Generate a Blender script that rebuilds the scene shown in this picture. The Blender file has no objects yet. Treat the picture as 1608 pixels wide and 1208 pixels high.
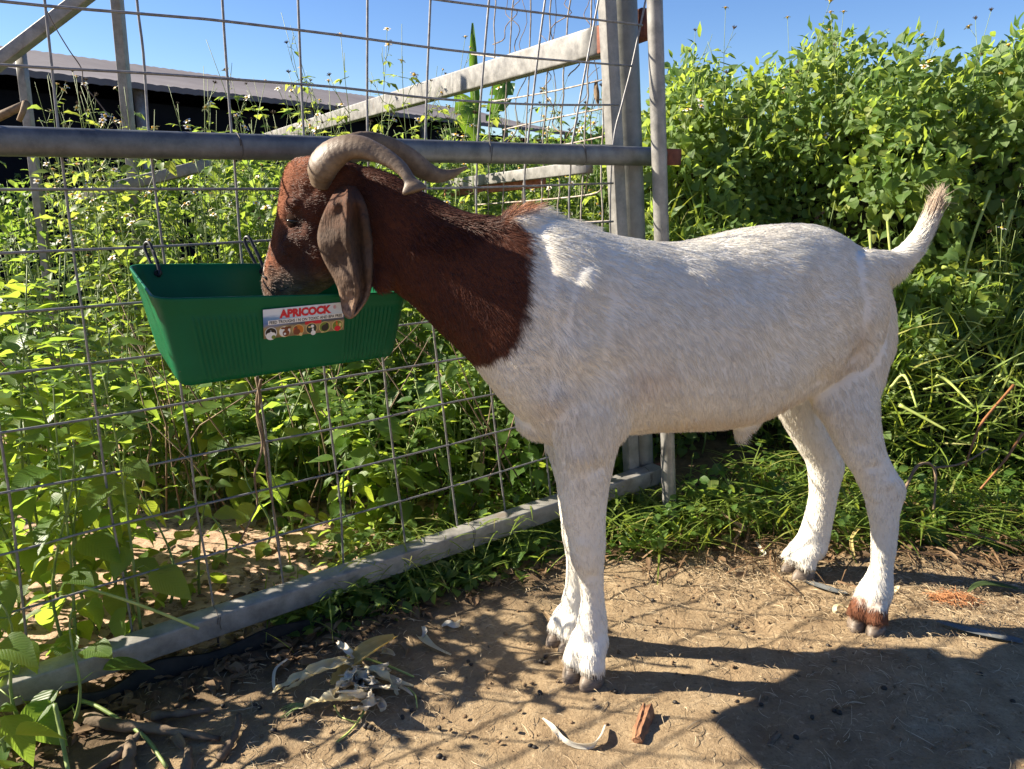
import bpy, bmesh, math, random
import numpy as np
from mathutils import Vector, Matrix, Quaternion

random.seed(11)
RNG = np.random.default_rng(7)
scene = bpy.context.scene
COL = scene.collection

# ------------------------------------------------------------------ camera
CAM_H = 1.0
PITCH = math.radians(14.75)
FPX = 1208.0                      # focal length in photo pixels (1608 wide)
cam_data = bpy.data.cameras.new('camera')
cam_data.sensor_width = 36.0
cam_data.lens = 36.0 * FPX / 1608.0
cam_data.clip_start = 0.05
cam_data.clip_end = 2000.0
cam = bpy.data.objects.new('camera', cam_data)
cam.location = (0, 0, CAM_H)
cam.rotation_euler = (math.pi / 2 - PITCH, 0, 0)
COL.objects.link(cam)
scene.camera = cam

# ------------------------------------------------------------------ light
SUN_EL = math.radians(32.5)
SUN_DIR = Vector((-0.986, 0.168, 0.0)).normalized()     # horizontal direction towards the sun
SUN_DIR = Vector((SUN_DIR.x * math.cos(SUN_EL), SUN_DIR.y * math.cos(SUN_EL), math.sin(SUN_EL)))
world = bpy.data.worlds.new('World')
scene.world = world
world.use_nodes = True
wn = world.node_tree.nodes
wl = world.node_tree.links
bg = wn['Background']
sky = wn.new('ShaderNodeTexSky')
sky.sky_type = 'NISHITA'
sky.sun_disc = False
sky.sun_elevation = SUN_EL
sky.sun_rotation = math.atan2(SUN_DIR.x, SUN_DIR.y)
sky.altitude = 200
sky.air_density = 1.0
sky.dust_density = 0.08
sky.ozone_density = 4.5
hs = wn.new('ShaderNodeHueSaturation')
hs.inputs['Saturation'].default_value = 1.14
hs.inputs['Hue'].default_value = 0.512
wl.new(sky.outputs[0], hs.inputs['Color'])
wl.new(hs.outputs[0], bg.inputs[0])
bg.inputs[1].default_value = 0.050
sun_data = bpy.data.lights.new('sun', 'SUN')
sun_data.energy = 5.0
sun_data.angle = math.radians(0.53)
sun_data.color = (1.0, 0.90, 0.74)
sun = bpy.data.objects.new('sun', sun_data)
sun.rotation_euler = SUN_DIR.to_track_quat('Z', 'Y').to_euler()
sun.location = (-6, 1, 6)
COL.objects.link(sun)
scene.view_settings.view_transform = 'Standard'
scene.view_settings.look = 'None'
scene.view_settings.exposure = 1.75
scene.view_settings.gamma = 1.0
scene.view_settings.use_curve_mapping = False
scene.render.engine = 'CYCLES'
scene.cycles.max_bounces = 8
scene.cycles.diffuse_bounces = 4
scene.cycles.transparent_max_bounces = 8
scene.cycles.use_denoising = True

# ------------------------------------------------------------------ measuring helpers (photo pixel -> world point)
CP, SP = math.cos(PITCH), math.sin(PITCH)

def ray(px, py):
    u = (px - 804.0) / FPX
    v = (604.0 - py) / FPX
    return Vector((u, CP + v * SP, -SP + v * CP))

CAMP = Vector((0, 0, CAM_H))

def at_y(px, py, Y):
    d = ray(px, py)
    return CAMP + d * (Y / d.y)

def on_plane(px, py, p0, n):
    d = ray(px, py)
    return CAMP + d * ((Vector(p0) - CAMP).dot(n) / d.dot(n))

def on_curtain(px, py, yfun, off=0.0):
    d = ray(px, py)
    Y = 1.45
    for _ in range(30):
        s = Y / d.y
        Y = yfun(d.x * s) + off
    return CAMP + d * (Y / d.y)

# ------------------------------------------------------------------ tags
def tag(o, label=None, cat=None, group=None, kind=None):
    if label: o['label'] = label
    if cat: o['category'] = cat
    if group: o['group'] = group
    if kind: o['kind'] = kind
    return o

def empty(name, loc=(0, 0, 0), label=None, cat=None, group=None):
    o = bpy.data.objects.new(name, None)
    o.empty_display_size = 0.05
    o.location = loc
    COL.objects.link(o)
    return tag(o, label, cat, group)

# ------------------------------------------------------------------ noise
def _hash(ix, iy, iz, seed):
    h = (ix * 374761393 + iy * 668265263 + iz * 1440662683 + seed * 974634777) & 0xffffffff
    h = ((h ^ (h >> 13)) * 1274126177) & 0xffffffff
    h = h ^ (h >> 16)
    return (h & 0xffff) / 65535.0

def vnoise(x, y, z=0.0, seed=0):
    x = np.asarray(x, float); y = np.asarray(y, float); z = np.asarray(z, float) + 0 * x
    ix = np.floor(x).astype(np.int64); iy = np.floor(y).astype(np.int64); iz = np.floor(z).astype(np.int64)
    fx = x - ix; fy = y - iy; fz = z - iz
    fx = fx * fx * (3 - 2 * fx); fy = fy * fy * (3 - 2 * fy); fz = fz * fz * (3 - 2 * fz)
    r = 0
    for dx in (0, 1):
        for dy in (0, 1):
            for dz in (0, 1):
                w = (fx if dx else 1 - fx) * (fy if dy else 1 - fy) * (fz if dz else 1 - fz)
                r = r + w * _hash(ix + dx, iy + dy, iz + dz, seed)
    return r * 2 - 1

def sstep(a, b, x):
    t = np.clip((np.asarray(x, float) - a) / (b - a), 0, 1)
    return t * t * (3 - 2 * t)

# ------------------------------------------------------------------ mesh helpers
class MB:
    def __init__(self):
        self.v = []; self.f = []; self.m = []; self.s = []
    def add(self, verts, faces, mi=0, smooth=True):
        b = len(self.v)
        self.v.extend([tuple(p) for p in verts])
        for f in faces:
            self.f.append(tuple(i + b for i in f)); self.m.append(mi); self.s.append(smooth)
    def box(self, c, ax, ay, az, mi=0, smooth=False):
        c = Vector(c); ax = Vector(ax); ay = Vector(ay); az = Vector(az)
        vs = [c + ax * i + ay * j + az * k for i in (-1, 1) for j in (-1, 1) for k in (-1, 1)]
        self.add(vs, [(0, 1, 3, 2), (4, 6, 7, 5), (0, 4, 5, 1), (2, 3, 7, 6), (0, 2, 6, 4), (1, 5, 7, 3)], mi, smooth)
    def tube(self, pts, r, n=6, mi=0, cap=True, flat=1.0, ref=None):
        pts = [Vector(p) for p in pts]
        k = len(pts)
        rs = r if hasattr(r, '__len__') else [r] * k
        rings = []
        prev = None
        for i, p in enumerate(pts):
            t = (pts[min(i + 1, k - 1)] - pts[max(i - 1, 0)])
            t = t.normalized() if t.length > 1e-9 else Vector((0, 0, 1))
            if prev is None:
                a = Vector(ref) if ref is not None else (Vector((0, 0, 1)) if abs(t.z) < 0.9 else Vector((1, 0, 0)))
            else:
                a = prev
            a = (a - t * a.dot(t)).normalized()
            b = t.cross(a)
            prev = a
            rings.append([p + a * (math.cos(2 * math.pi * j / n) * rs[i]) + b * (math.sin(2 * math.pi * j / n) * rs[i] * flat) for j in range(n)])
        self.rings(rings, mi, cap)
    def rings(self, rings, mi=0, cap=True, smooth=True):
        n = len(rings[0])
        vs = [p for r in rings for p in r]
        fs = []
        for i in range(len(rings) - 1):
            for j in range(n):
                j2 = (j + 1) % n
                fs.append((i * n + j, i * n + j2, (i + 1) * n + j2, (i + 1) * n + j))
        if cap:
            fs.append(tuple(range(n - 1, -1, -1)))
            fs.append(tuple(range((len(rings) - 1) * n, len(rings) * n)))
        self.add(vs, fs, mi, smooth)
    def ellipsoid(self, c, ax, ay, az, nu=10, nv=7, mi=0, bump=0.0, seed=1):
        c = Vector(c); ax = Vector(ax); ay = Vector(ay); az = Vector(az)
        rnd = random.Random(seed)
        rings = []
        for i in range(1, nv):
            th = math.pi * i / nv
            rings.append([c + (ax * (math.sin(th) * math.cos(2 * math.pi * j / nu)) + ay * (math.sin(th) * math.sin(2 * math.pi * j / nu)) + az * math.cos(th)) * (1 + bump * rnd.uniform(-1, 1)) for j in range(nu)])
        vs = [p for r in rings for p in r] + [c + az, c - az]
        fs = []
        for i in range(nv - 2):
            for j in range(nu):
                j2 = (j + 1) % nu
                fs.append((i * nu + j, (i + 1) * nu + j, (i + 1) * nu + j2, i * nu + j2))
        T = len(vs) - 2; B = T + 1
        for j in range(nu):
            j2 = (j + 1) % nu
            fs.append((T, j, j2)); fs.append((B, (nv - 2) * nu + j2, (nv - 2) * nu + j))
        self.add(vs, fs, mi, True)
    def grid(self, P, mi=0, smooth=True):
        r = len(P); c = len(P[0])
        self.add([p for row in P for p in row], [(i * c + j, i * c + j + 1, (i + 1) * c + j + 1, (i + 1) * c + j) for i in range(r - 1) for j in range(c - 1)], mi, smooth)
    def build(self, name, mats, parent=None, link=True):
        me = bpy.data.meshes.new(name)
        me.from_pydata(self.v, [], self.f)
        if not isinstance(mats, (list, tuple)): mats = [mats]
        for m in mats: me.materials.append(m)
        me.polygons.foreach_set('material_index', self.m)
        me.polygons.foreach_set('use_smooth', self.s)
        me.update()
        o = bpy.data.objects.new(name, me)
        if parent is not None:
            o.parent = parent
            o.matrix_parent_inverse = Matrix.Translation(-Vector(parent.location))
        COL.objects.link(o)
        return o

def obj_from(name, me, parent=None):
    o = bpy.data.objects.new(name, me)
    o.parent = parent
    COL.objects.link(o)
    return o

def np_mesh(name, verts, loops, counts, mats, smooth=True, attrs=None, uv=None):
    """verts (n,3), flat vertex indices of all faces, number of corners per face"""
    me = bpy.data.meshes.new(name)
    me.vertices.add(len(verts))
    me.vertices.foreach_set('co', np.asarray(verts, np.float32).ravel())
    me.loops.add(len(loops))
    me.loops.foreach_set('vertex_index', np.asarray(loops, np.int32))
    counts = np.asarray(counts, np.int32)
    me.polygons.add(len(counts))
    me.polygons.foreach_set('loop_start', np.concatenate([[0], np.cumsum(counts)[:-1]]).astype(np.int32))
    me.polygons.foreach_set('loop_total', counts)
    me.polygons.foreach_set('use_smooth', np.full(len(counts), smooth, bool))
    for m in (mats if isinstance(mats, (list, tuple)) else [mats]): me.materials.append(m)
    if attrs:
        for k, a in attrs.items():
            at = me.attributes.new(k, 'FLOAT', 'POINT')
            at.data.foreach_set('value', np.asarray(a, np.float32))
    if uv is not None:
        ul = me.uv_layers.new(name='uv')
        ul.data.foreach_set('uv', np.asarray(uv, np.float32)[np.asarray(loops)].ravel())
    me.update(calc_edges=True)
    me.validate()
    return me

def catmull(pts, sub):
    """resample a list of numpy vectors with a Catmull-Rom spline"""
    P = [np.asarray(p, float) for p in pts]
    out = []
    for i in range(len(P) - 1):
        p0 = P[i - 1] if i > 0 else 2 * P[0] - P[1]
        p1 = P[i]; p2 = P[i + 1]
        p3 = P[i + 2] if i + 2 < len(P) else 2 * P[-1] - P[-2]
        for k in range(sub):
            t = k / sub
            out.append(0.5 * ((2 * p1) + (-p0 + p2) * t + (2 * p0 - 5 * p1 + 4 * p2 - p3) * t * t + (-p0 + 3 * p1 - 3 * p2 + p3) * t ** 3))
    out.append(P[-1])
    return out

# ------------------------------------------------------------------ materials
class NT:
    """small wrapper for building node materials"""
    def __init__(self, name):
        self.m = bpy.data.materials.new(name)
        self.m.use_nodes = True
        self.t = self.m.node_tree
        self.n = self.t.nodes
        self.l = self.t.links
        self.b = self.n['Principled BSDF']
        self.out = self.n['Material Output']
    def new(self, kind, **kw):
        n = self.n.new(kind)
        for k, v in kw.items(): setattr(n, k, v)
        return n
    def link(self, a, b): self.l.new(a, b)
    def coord(self, out='Object', scale=(1, 1, 1)):
        tc = self.new('ShaderNodeTexCoord')
        mp = self.new('ShaderNodeMapping')
        mp.inputs['Scale'].default_value = scale
        self.link(tc.outputs[out], mp.inputs['Vector'])
        return mp.outputs[0]
    def noise(self, vec, scale, detail=4, rough=0.55, dist=0.0):
        n = self.new('ShaderNodeTexNoise')
        n.inputs['Scale'].default_value = scale
        n.inputs['Detail'].default_value = detail
        n.inputs['Roughness'].default_value = rough
        n.inputs['Distortion'].default_value = dist
        if vec is not None: self.link(vec, n.inputs['Vector'])
        return n.outputs['Fac']
    def ramp(self, fac, stops):
        r = self.new('ShaderNodeValToRGB')
        e = r.color_ramp.elements
        while len(e) < len(stops): e.new(0.5)
        for el, (p, c) in zip(e, stops):
            el.position = p
            el.color = (c[0], c[1], c[2], 1) if hasattr(c, '__len__') else (c, c, c, 1)
        self.link(fac, r.inputs[0])
        return r.outputs[0]
    def mix(self, fac, a, b, mode='MIX'):
        m = self.new('ShaderNodeMix', data_type='RGBA', blend_type=mode)
        for sock, v in ((m.inputs[0], fac), (m.inputs[6], a), (m.inputs[7], b)):
            if hasattr(v, 'is_output'): self.link(v, sock)
            elif hasattr(v, '__len__'): sock.default_value = (v[0], v[1], v[2], 1)
            else: sock.default_value = v
        return m.outputs[2]
    def math(self, op, a, b=0.0):
        m = self.new('ShaderNodeMath', operation=op)
        for sock, v in ((m.inputs[0], a), (m.inputs[1], b)):
            if hasattr(v, 'is_output'): self.link(v, sock)
            else: sock.default_value = v
        return m.outputs[0]
    def attr(self, name, out='Fac'):
        a = self.new('ShaderNodeAttribute', attribute_name=name)
        return a.outputs[out]
    def bump(self, h, strength=0.3, dist=0.01):
        b = self.new('ShaderNodeBump')
        b.inputs['Strength'].default_value = strength
        b.inputs['Distance'].default_value = dist
        self.link(h, b.inputs['Height'])
        self.link(b.outputs[0], self.b.inputs['Normal'])
        return b.outputs[0]
    def base(self, c): 
        if hasattr(c, 'is_output'): self.link(c, self.b.inputs['Base Color'])
        else: self.b.inputs['Base Color'].default_value = (c[0], c[1], c[2], 1)
    def set(self, **kw):
        names = dict(rough='Roughness', metal='Metallic', spec='Specular IOR Level', sub='Subsurface Weight', sheen='Sheen Weight', coat='Coat Weight')
        for k, v in kw.items():
            s = self.b.inputs[names[k]]
            if hasattr(v, 'is_output'): self.link(v, s)
            else: s.default_value = v

def simple_mat(name, c1, c2, scale=30, rough=0.7, bump=0.2, bd=0.004, detail=5, spec=0.4, metal=0.0, stretch=(1, 1, 1)):
    t = NT(name)
    v = t.coord('Object', stretch)
    f = t.noise(v, scale, detail, 0.6)
    t.base(t.ramp(f, [(0.3, c1), (0.7, c2)]))
    t.set(rough=rough, spec=spec, metal=metal)
    if bump: t.bump(t.noise(v, scale * 3, 4), bump, bd)
    return t.m

def leaf_material(name, dark, light, yellow, trans=(0.30, 0.46, 0.03), gloss=0.42, tint_attr=False, tw=0.42, brown=0.0):
    t = NT(name)
    if tint_attr:
        rnd = t.attr('tint')
    else:
        oi = t.new('ShaderNodeObjectInfo'); rnd = oi.outputs['Random']
    uv = t.new('ShaderNodeUVMap', uv_map='uv')
    sep = t.new('ShaderNodeSeparateXYZ'); t.link(uv.outputs[0], sep.inputs[0])
    # side veins: a wave along the leaf that runs forward away from the midrib
    ax = t.math('ABSOLUTE', t.math('SUBTRACT', sep.outputs[0], 0.5))
    ph = t.math('SUBTRACT', t.math('MULTIPLY', sep.outputs[1], 46.0), t.math('MULTIPLY', ax, 34.0))
    vein = t.math('POWER', t.math('ABSOLUTE', t.math('SINE', ph)), 0.5)
    rib = t.math('GREATER_THAN', ax, 0.035)
    col = t.ramp(rnd, [(0.0, dark), (0.55, light), (0.88, light), (1.0, yellow)])
    vec = t.coord('Generated' if False else 'Object')
    blot = t.noise(vec, 55 if tint_attr else 40, 3)
    col = t.mix(t.math('MULTIPLY', blot, 0.5), col, (dark[0] * 0.6, dark[1] * 0.7, dark[2] * 0.6))
    vv = t.math('MULTIPLY', vein, rib)
    col = t.mix(t.math('MULTIPLY', t.math('SUBTRACT', 1.0, vv), 0.35), col, (light[0] * 1.5, light[1] * 1.35, light[2] * 1.2))
    if brown:
        spot = t.noise(vec, 90, 2)
        m = t.math('MULTIPLY', t.math('GREATER_THAN', spot, 0.70), brown)
        col = t.mix(m, col, (0.10, 0.06, 0.02))
    t.base(col)
    t.set(rough=gloss, spec=0.32)
    nb = t.bump(vv, 0.25, 0.002)
    tr = t.new('ShaderNodeBsdfTranslucent')
    tc = t.mix(rnd, (trans[0] * 0.75, trans[1] * 0.85, trans[2]), (trans[0] * 1.25, trans[1] * 1.1, trans[2]))
    t.link(tc, tr.inputs['Color'])
    t.link(nb, tr.inputs['Normal'])
    mx = t.new('ShaderNodeMixShader'); mx.inputs[0].default_value = tw
    t.link(t.b.outputs[0], mx.inputs[1]); t.link(tr.outputs[0], mx.inputs[2])
    t.link(mx.outputs[0], t.out.inputs['Surface'])
    return t.m

# galvanised steel
def galv_mat(name, c1=(0.070, 0.075, 0.078), c2=(0.165, 0.172, 0.175), metal=0.45, rust=0.0):
    t = NT(name)
    v = t.coord('Object')
    f = t.noise(v, 22, 6, 0.65)
    fine = t.noise(v, 240, 3)
    c = t.ramp(f, [(0.30, c1), (0.68, c2)])
    c = t.mix(t.math('MULTIPLY', t.math('GREATER_THAN', fine, 0.62), 0.35), c, (0.16, 0.15, 0.14))
    stain = t.noise(v, 6, 5, 0.7, 0.6)
    c = t.mix(t.ramp(stain, [(0.60, 0.0), (0.72, 0.75)]), c, (0.17, 0.13, 0.10))
    if rust: c = t.mix(t.ramp(t.noise(v, 14, 5), [(0.4, 0.0), (0.6, rust)]), c, (0.16, 0.05, 0.025))
    t.base(c)
    t.set(metal=metal, rough=t.ramp(f, [(0.2, 0.36), (0.8, 0.56)]))
    t.bump(t.noise(v, 60, 4), 0.15, 0.002)
    return t.m

M = {}
M['galv'] = galv_mat('galvanised_steel')
M['galv_pale'] = galv_mat('weathered_galvanised_steel', (0.130, 0.124, 0.114), (0.285, 0.275, 0.255), 0.15)
M['galv_old'] = galv_mat('old_galvanised_steel', (0.22, 0.22, 0.21), (0.40, 0.39, 0.37), 0.35, rust=0.25)
M['rust'] = simple_mat('rusted_steel', (0.07, 0.022, 0.014), (0.20, 0.07, 0.04), 40, 0.85, 0.5)
M['red_steel'] = simple_mat('red_oxide_steel', (0.20, 0.06, 0.03), (0.42, 0.17, 0.09), 30, 0.8, 0.4)
M['wire'] = simple_mat('mesh_wire', (0.13, 0.125, 0.13), (0.27, 0.265, 0.26), 60, 0.5, 0.2, 0.001, metal=0.4)
M['wire_old'] = simple_mat('old_mesh_wire', (0.20, 0.15, 0.11), (0.46, 0.42, 0.37), 50, 0.7, 0.2, 0.001, metal=0.2)
M['tie'] = simple_mat('tie_wire', (0.05, 0.045, 0.04), (0.12, 0.10, 0.09), 60, 0.6, 0.0)
M['black_plastic'] = simple_mat('black_plastic', (0.010, 0.011, 0.015), (0.022, 0.023, 0.028), 30, 0.42, 0.1)
M['black_rubber'] = simple_mat('black_edging', (0.014, 0.013, 0.013), (0.036, 0.034, 0.030), 18, 0.85, 0.3, 0.006, spec=0.15)
M['stem'] = simple_mat('weed_stem', (0.11, 0.17, 0.04), (0.25, 0.31, 0.10), 25, 0.55, 0.1)
M['stem_pale'] = simple_mat('yellow_green_stem', (0.24, 0.32, 0.06), (0.44, 0.48, 0.15), 20, 0.5, 0.1)
M['stem_red'] = simple_mat('reddish_stem', (0.16, 0.06, 0.02), (0.34, 0.15, 0.05), 25, 0.6, 0.2)
M['twig'] = simple_mat('dry_twig', (0.10, 0.065, 0.038), (0.25, 0.18, 0.11), 30, 0.85, 0.4)
M['straw'] = None
M['white'] = simple_mat('white_petal', (0.60, 0.56, 0.47), (0.80, 0.78, 0.70), 60, 0.6, 0.1)
M['yellow'] = simple_mat('yellow_floret', (0.55, 0.27, 0.02), (0.75, 0.45, 0.03), 200, 0.7, 0.5, 0.002)
M['bud'] = simple_mat('dark_seed_head', (0.035, 0.022, 0.012), (0.10, 0.065, 0.03), 100, 0.8, 0.3)
M['husk'] = None

# ------------------------------------------------------------------ layout lines
FP0 = Vector((-0.98, 1.32, 0)); FD = Vector((0.834, 0.552, 0)).normalized(); FN = Vector((FD.y, -FD.x, 0))   # mesh fence line, FN points into the pen
def fence_pt(px, py, off=0.0):
    return on_plane(px, py, FP0 + FN * off, FN)
def fence_sd(x, y):
    return (x - FP0.x) * FN.x + (y - FP0.y) * FN.y
SP0 = Vector((0.43, 2.28, 0)); SD = Vector((-0.497, 0.868, 0)).normalized(); SN = Vector((SD.y, -SD.x, 0))    # side fence line
def side_pt(px, py, off=0.0):
    return on_plane(px, py, SP0 + SN * off, SN)

def gh(x, y):
    x = np.asarray(x, float); y = np.asarray(y, float)
    z = -0.038 * sstep(-0.15, -0.85, x)
    near = 1.0 - sstep(6, 14, np.hypot(x, y))
    z = z + (0.010 * vnoise(x * 2.1, y * 2.1, 0.3, 3) + 0.006 * vnoise(x * 6.3, y * 6.3, 0.7, 5)) * near
    z = z + 0.10 * vnoise(x * 0.16, y * 0.16, 0.1, 9) * sstep(5, 12, np.hypot(x, y))
    # the bank under the creepers
    z = z + 0.12 * sstep(2.3, 3.4, y + 0.10 * x) * sstep(0.2, 0.8, x) * near
    return z

def gz(x, y):
    return float(gh(np.array([x]), np.array([y]))[0])

# ------------------------------------------------------------------ ground
def make_ground():
    def axis(lo, hi, step, far, growth):
        a = list(np.arange(lo, hi + 1e-6, step))
        s = step
        while a[-1] < far: s *= growth; a.append(a[-1] + s)
        s = step
        while a[0] > -far: s *= growth; a.insert(0, a[0] - s)
        return np.array(a)
    xs = axis(-1.6, 2.2, 0.0125, 900, 1.10)
    ys = axis(0.85, 3.2, 0.0125, 900, 1.10)
    X, Y = np.meshgrid(xs, ys)
    Z = gh(X, Y)
    sd = fence_sd(X, Y)
    fine = (X > -1.7) & (X < 2.3) & (Y > 0.8) & (Y < 3.3)
    tram = 0.5 + 0.5 * vnoise(X * 3, Y * 3, 2.2, 21)
    lumps = 0.0030 * vnoise(X * 22, Y * 22, 0.4, 31) + 0.0024 * vnoise(X * 45, Y * 45, 0.2, 32) + 0.0016 * np.abs(vnoise(X * 36, Y * 30, 1.2, 33))
    prints = -0.010 * sstep(0.45, 0.75, vnoise(X * 9, Y * 9, 5.1, 35)) * tram
    Z = Z + np.where(fine, lumps * (0.5 + 0.9 * tram) + prints, 0)
    wob = 0.05 * vnoise(X * 5, Y * 5, 0.9, 41)
    behind = sstep(0.02, -0.10, sd + wob)
    humus = sstep(0.42, 0.05, sd + wob * 2.4) * (1 - behind) * sstep(0.30, -0.15, X + wob * 3)
    green = sstep(1.95, 2.35, Y + wob * 3 - 0.02 * X) * sstep(0.15, 0.5, X)
    ny, nx = X.shape
    V = np.stack([X, Y, Z], -1).reshape(-1, 3)
    I = np.arange(nx * ny).reshape(ny, nx)
    Q = np.stack([I[:-1, :-1], I[:-1, 1:], I[1:, 1:], I[1:, :-1]], -1).reshape(-1, 4)
    t = NT('packed_dirt')
    v = t.coord('Object')
    big = t.noise(v, 2.6, 6, 0.6)
    mid = t.noise(v, 14, 6, 0.65)
    fin = t.noise(v, 160, 4, 0.7)
    c = t.ramp(mid, [(0.28, (0.200, 0.140, 0.080)), (0.55, (0.310, 0.230, 0.136)), (0.78, (0.405, 0.320, 0.205))])
    c = t.mix(t.ramp(big, [(0.35, 0.0), (0.7, 0.55)]), c, (0.155, 0.100, 0.056))
    c = t.mix(t.ramp(fin, [(0.5, 0.0), (0.72, 0.5)]), c, (0.085, 0.053, 0.030))
    c = t.mix(t.ramp(t.noise(v, 75, 3), [(0.60, 0.0), (0.70, 0.55)]), c, (0.42, 0.32, 0.20))
    sand = t.ramp(t.noise(v, 18, 6, 0.7), [(0.3, (0.30, 0.195, 0.125)), (0.7, (0.52, 0.37, 0.26))])
    sand = t.mix(t.ramp(t.noise(v, 34, 5, 0.7), [(0.52, 0.0), (0.62, 0.8)]), sand, (0.10, 0.062, 0.036))
    c = t.mix(t.attr('behind'), c, sand)
    hum = t.ramp(t.noise(v, 30, 6, 0.7), [(0.3, (0.030, 0.021, 0.014)), (0.7, (0.105, 0.070, 0.042))])
    c = t.mix(t.math('MULTIPLY', t.attr('humus'), 0.85), c, hum)
    moss = t.ramp(t.noise(v, 24, 5, 0.7), [(0.35, (0.030, 0.026, 0.014)), (0.7, (0.13, 0.10, 0.05))])
    c = t.mix(t.math('MULTIPLY', t.attr('green'), 0.9), c, moss)
    t.base(c)
    t.set(rough=0.95, spec=0.15)
    h = t.math('ADD', t.math('MULTIPLY', fin, 0.5), t.math('ADD', t.math('MULTIPLY', t.noise(v, 420, 3, 0.7), 0.35), t.math('MULTIPLY', t.noise(v, 60, 4, 0.6), 0.8)))
    t.bump(h, 0.75, 0.006)
    me = np_mesh('ground', V, Q.ravel(), np.full(len(Q), 4), t.m, True, {'behind': behind.ravel(), 'humus': humus.ravel(), 'green': green.ravel()})
    o = obj_from('ground', me)
    tag(o, 'trodden brown dirt of the goat pen running on to pink sandy soil behind the fence', kind='structure')
make_ground()

# ------------------------------------------------------------------ far shed
def make_shed():
    e0 = at_y(0, 105, 6.0); e1 = at_y(780, 197, 11.7); e1.z = e0.z
    d = (e1 - e0); d.z = 0; L = d.length; d.normalize()
    n = Vector((-d.y, d.x, 0))
    base = e0 - d * 4.0; end = e0 + d * (L + 3.2)
    root = empty('long_shed', (e0.x, e0.y, gz(e0.x, e0.y)), 'long low open shed with a grey sheet roof and black sheets put in for its shaded inside, behind the weeds', 'shed')
    rp = on_plane(0, 72, e0 + n * 2.6, n)
    rise = rp.z - e0.z
    m = simple_mat('grey_roof_sheet', (0.105, 0.092, 0.098), (0.165, 0.150, 0.155), 1.2, 0.8, 0.15, 0.02)
    total = (end - base).length
    k = 330; rows = 5
    P = []
    for j in range(rows + 1):
        row = []
        for i in range(k + 1):
            s = i / k; q = j / rows
            sag = -0.05 * math.sin(math.pi * q) + 0.004 * math.sin(i * 2.1)
            row.append(base + d * (total * s) + n * (2.6 * q) + Vector((0, 0, rise * q + sag)))
        P.append(row)
    mb = MB(); mb.grid(P)
    lower = [[p - Vector((0, 0, 0.05)) for p in row] for row in P]
    mb.grid([r[::-1] for r in lower])
    edge = P[0]; el = lower[0]
    mb.grid([el, edge]); mb.grid([P[-1], lower[-1]])
    mb.build('roof', m, root)
    dark = simple_mat('inside_shade_black', (0.004, 0.005, 0.008), (0.010, 0.011, 0.015), 3, 0.95, 0.2, spec=0.1)  # near-black sheets stand in for the shade inside the shed
    mb = MB()
    rows = []
    for j in range(7):
        z = e0.z - 0.12 - (e0.z + 0.1) * j / 6
        rows.append([base + d * (total * i / 60) + n * (0.35 + 0.05 * math.sin(i * 1.3) * j / 6) + Vector((0, 0, z - e0.z)) for i in range(61)])
    mb.grid(rows)
    o = mb.build('inside_shade_sheet', dark, root)
    mb = MB()
    mb.grid([[base + n * q + Vector((0, 0, z - e0.z)) for q in (0.35, 2.55)] for z in (e0.z - 0.05, 0.0)])
    mb.grid([[end + n * q + Vector((0, 0, z - e0.z)) for q in (0.35, 2.55)] for z in (e0.z - 0.05, 0.0)])
    mb.grid([[base + d * (total * i / 20) + n * 2.55 + Vector((0, 0, z - e0.z)) for i in range(21)] for z in (e0.z + rise - 0.15, 0.0)])
    mb.build('end_shade_sheets', dark, root)
    for i in range(7):
        s = (i + 0.6) / 7
        p = base + d * (total * s) + n * 0.12
        mb = MB(); mb.tube([(p.x, p.y, gz(p.x, p.y) - 0.1), (p.x, p.y, e0.z - 0.03)], 0.045, 8)
        mb.build('post', M['galv_old'], root)
make_shed()

# ------------------------------------------------------------------ frame of square tube in front of the shed
def square_bar(mb, a, b, w, h, up=(0, 0, 1), bev=0.16, mi=0):
    """square tube with rounded edges, w across, h along up"""
    a = Vector(a); b = Vector(b)
    t = (b - a).normalized(); up = Vector(up); up = (up - t * up.dot(t)).normalized(); s = t.cross(up)
    prof = []
    r = bev
    for cx, cy, a0 in ((1, 1, 0), (-1, 1, 90), (-1, -1, 180), (1, -1, 270)):
        for k in range(4):
            an = math.radians(a0 + 30 * k)
            prof.append(((cx * (1 - r) + r * math.cos(an)) * w / 2, (cy * (1 - r) + r * math.sin(an)) * h / 2))
    n = max(2, int((b - a).length / 0.12) + 1)
    rings = [[a.lerp(b, i / (n - 1)) + s * x + up * y for x, y in prof] for i in range(n)]
    mb.rings(rings)

def bar_thing(name, a, b, w, h, mat, label, cat, up=(0, 0, 1), group=None):
    mb = MB(); square_bar(mb, a, b, w, h, up)
    o = mb.build(name, mat)
    return tag(o, label, cat, group)

fr = empty('tube_frame', tuple(at_y(200, 300, 3.6)), 'leaning frame of thin galvanised tubes standing in the weeds before the shed', 'frame')
def frame_bar(a, b, w, nm='tube'):
    mb = MB(); square_bar(mb, a, b, w, w, (0, -1, 0.01)); mb.build(nm, M['galv_pale'], fr)
pa = at_y(180, -40, 3.6); pb = at_y(217, 360, 3.65); dd = (pb - pa).normalized()
frame_bar(pa - dd * 0.5, pb + dd * 0.75, 0.042, 'upright')
pa = at_y(32, 82, 3.5); pb = at_y(62, 330, 3.5); dd = (pb - pa).normalized()
frame_bar(pa, pb + dd * 0.75, 0.034, 'upright')
pa = at_y(-70, 150, 3.45); pb = at_y(150, -18, 3.45)
frame_bar(pa, pb + (pb - pa) * 0.4, 0.050, 'rafter')
frame_bar(at_y(128, 308, 3.55), at_y(330, 258, 3.55), 0.050, 'brace')

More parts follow.
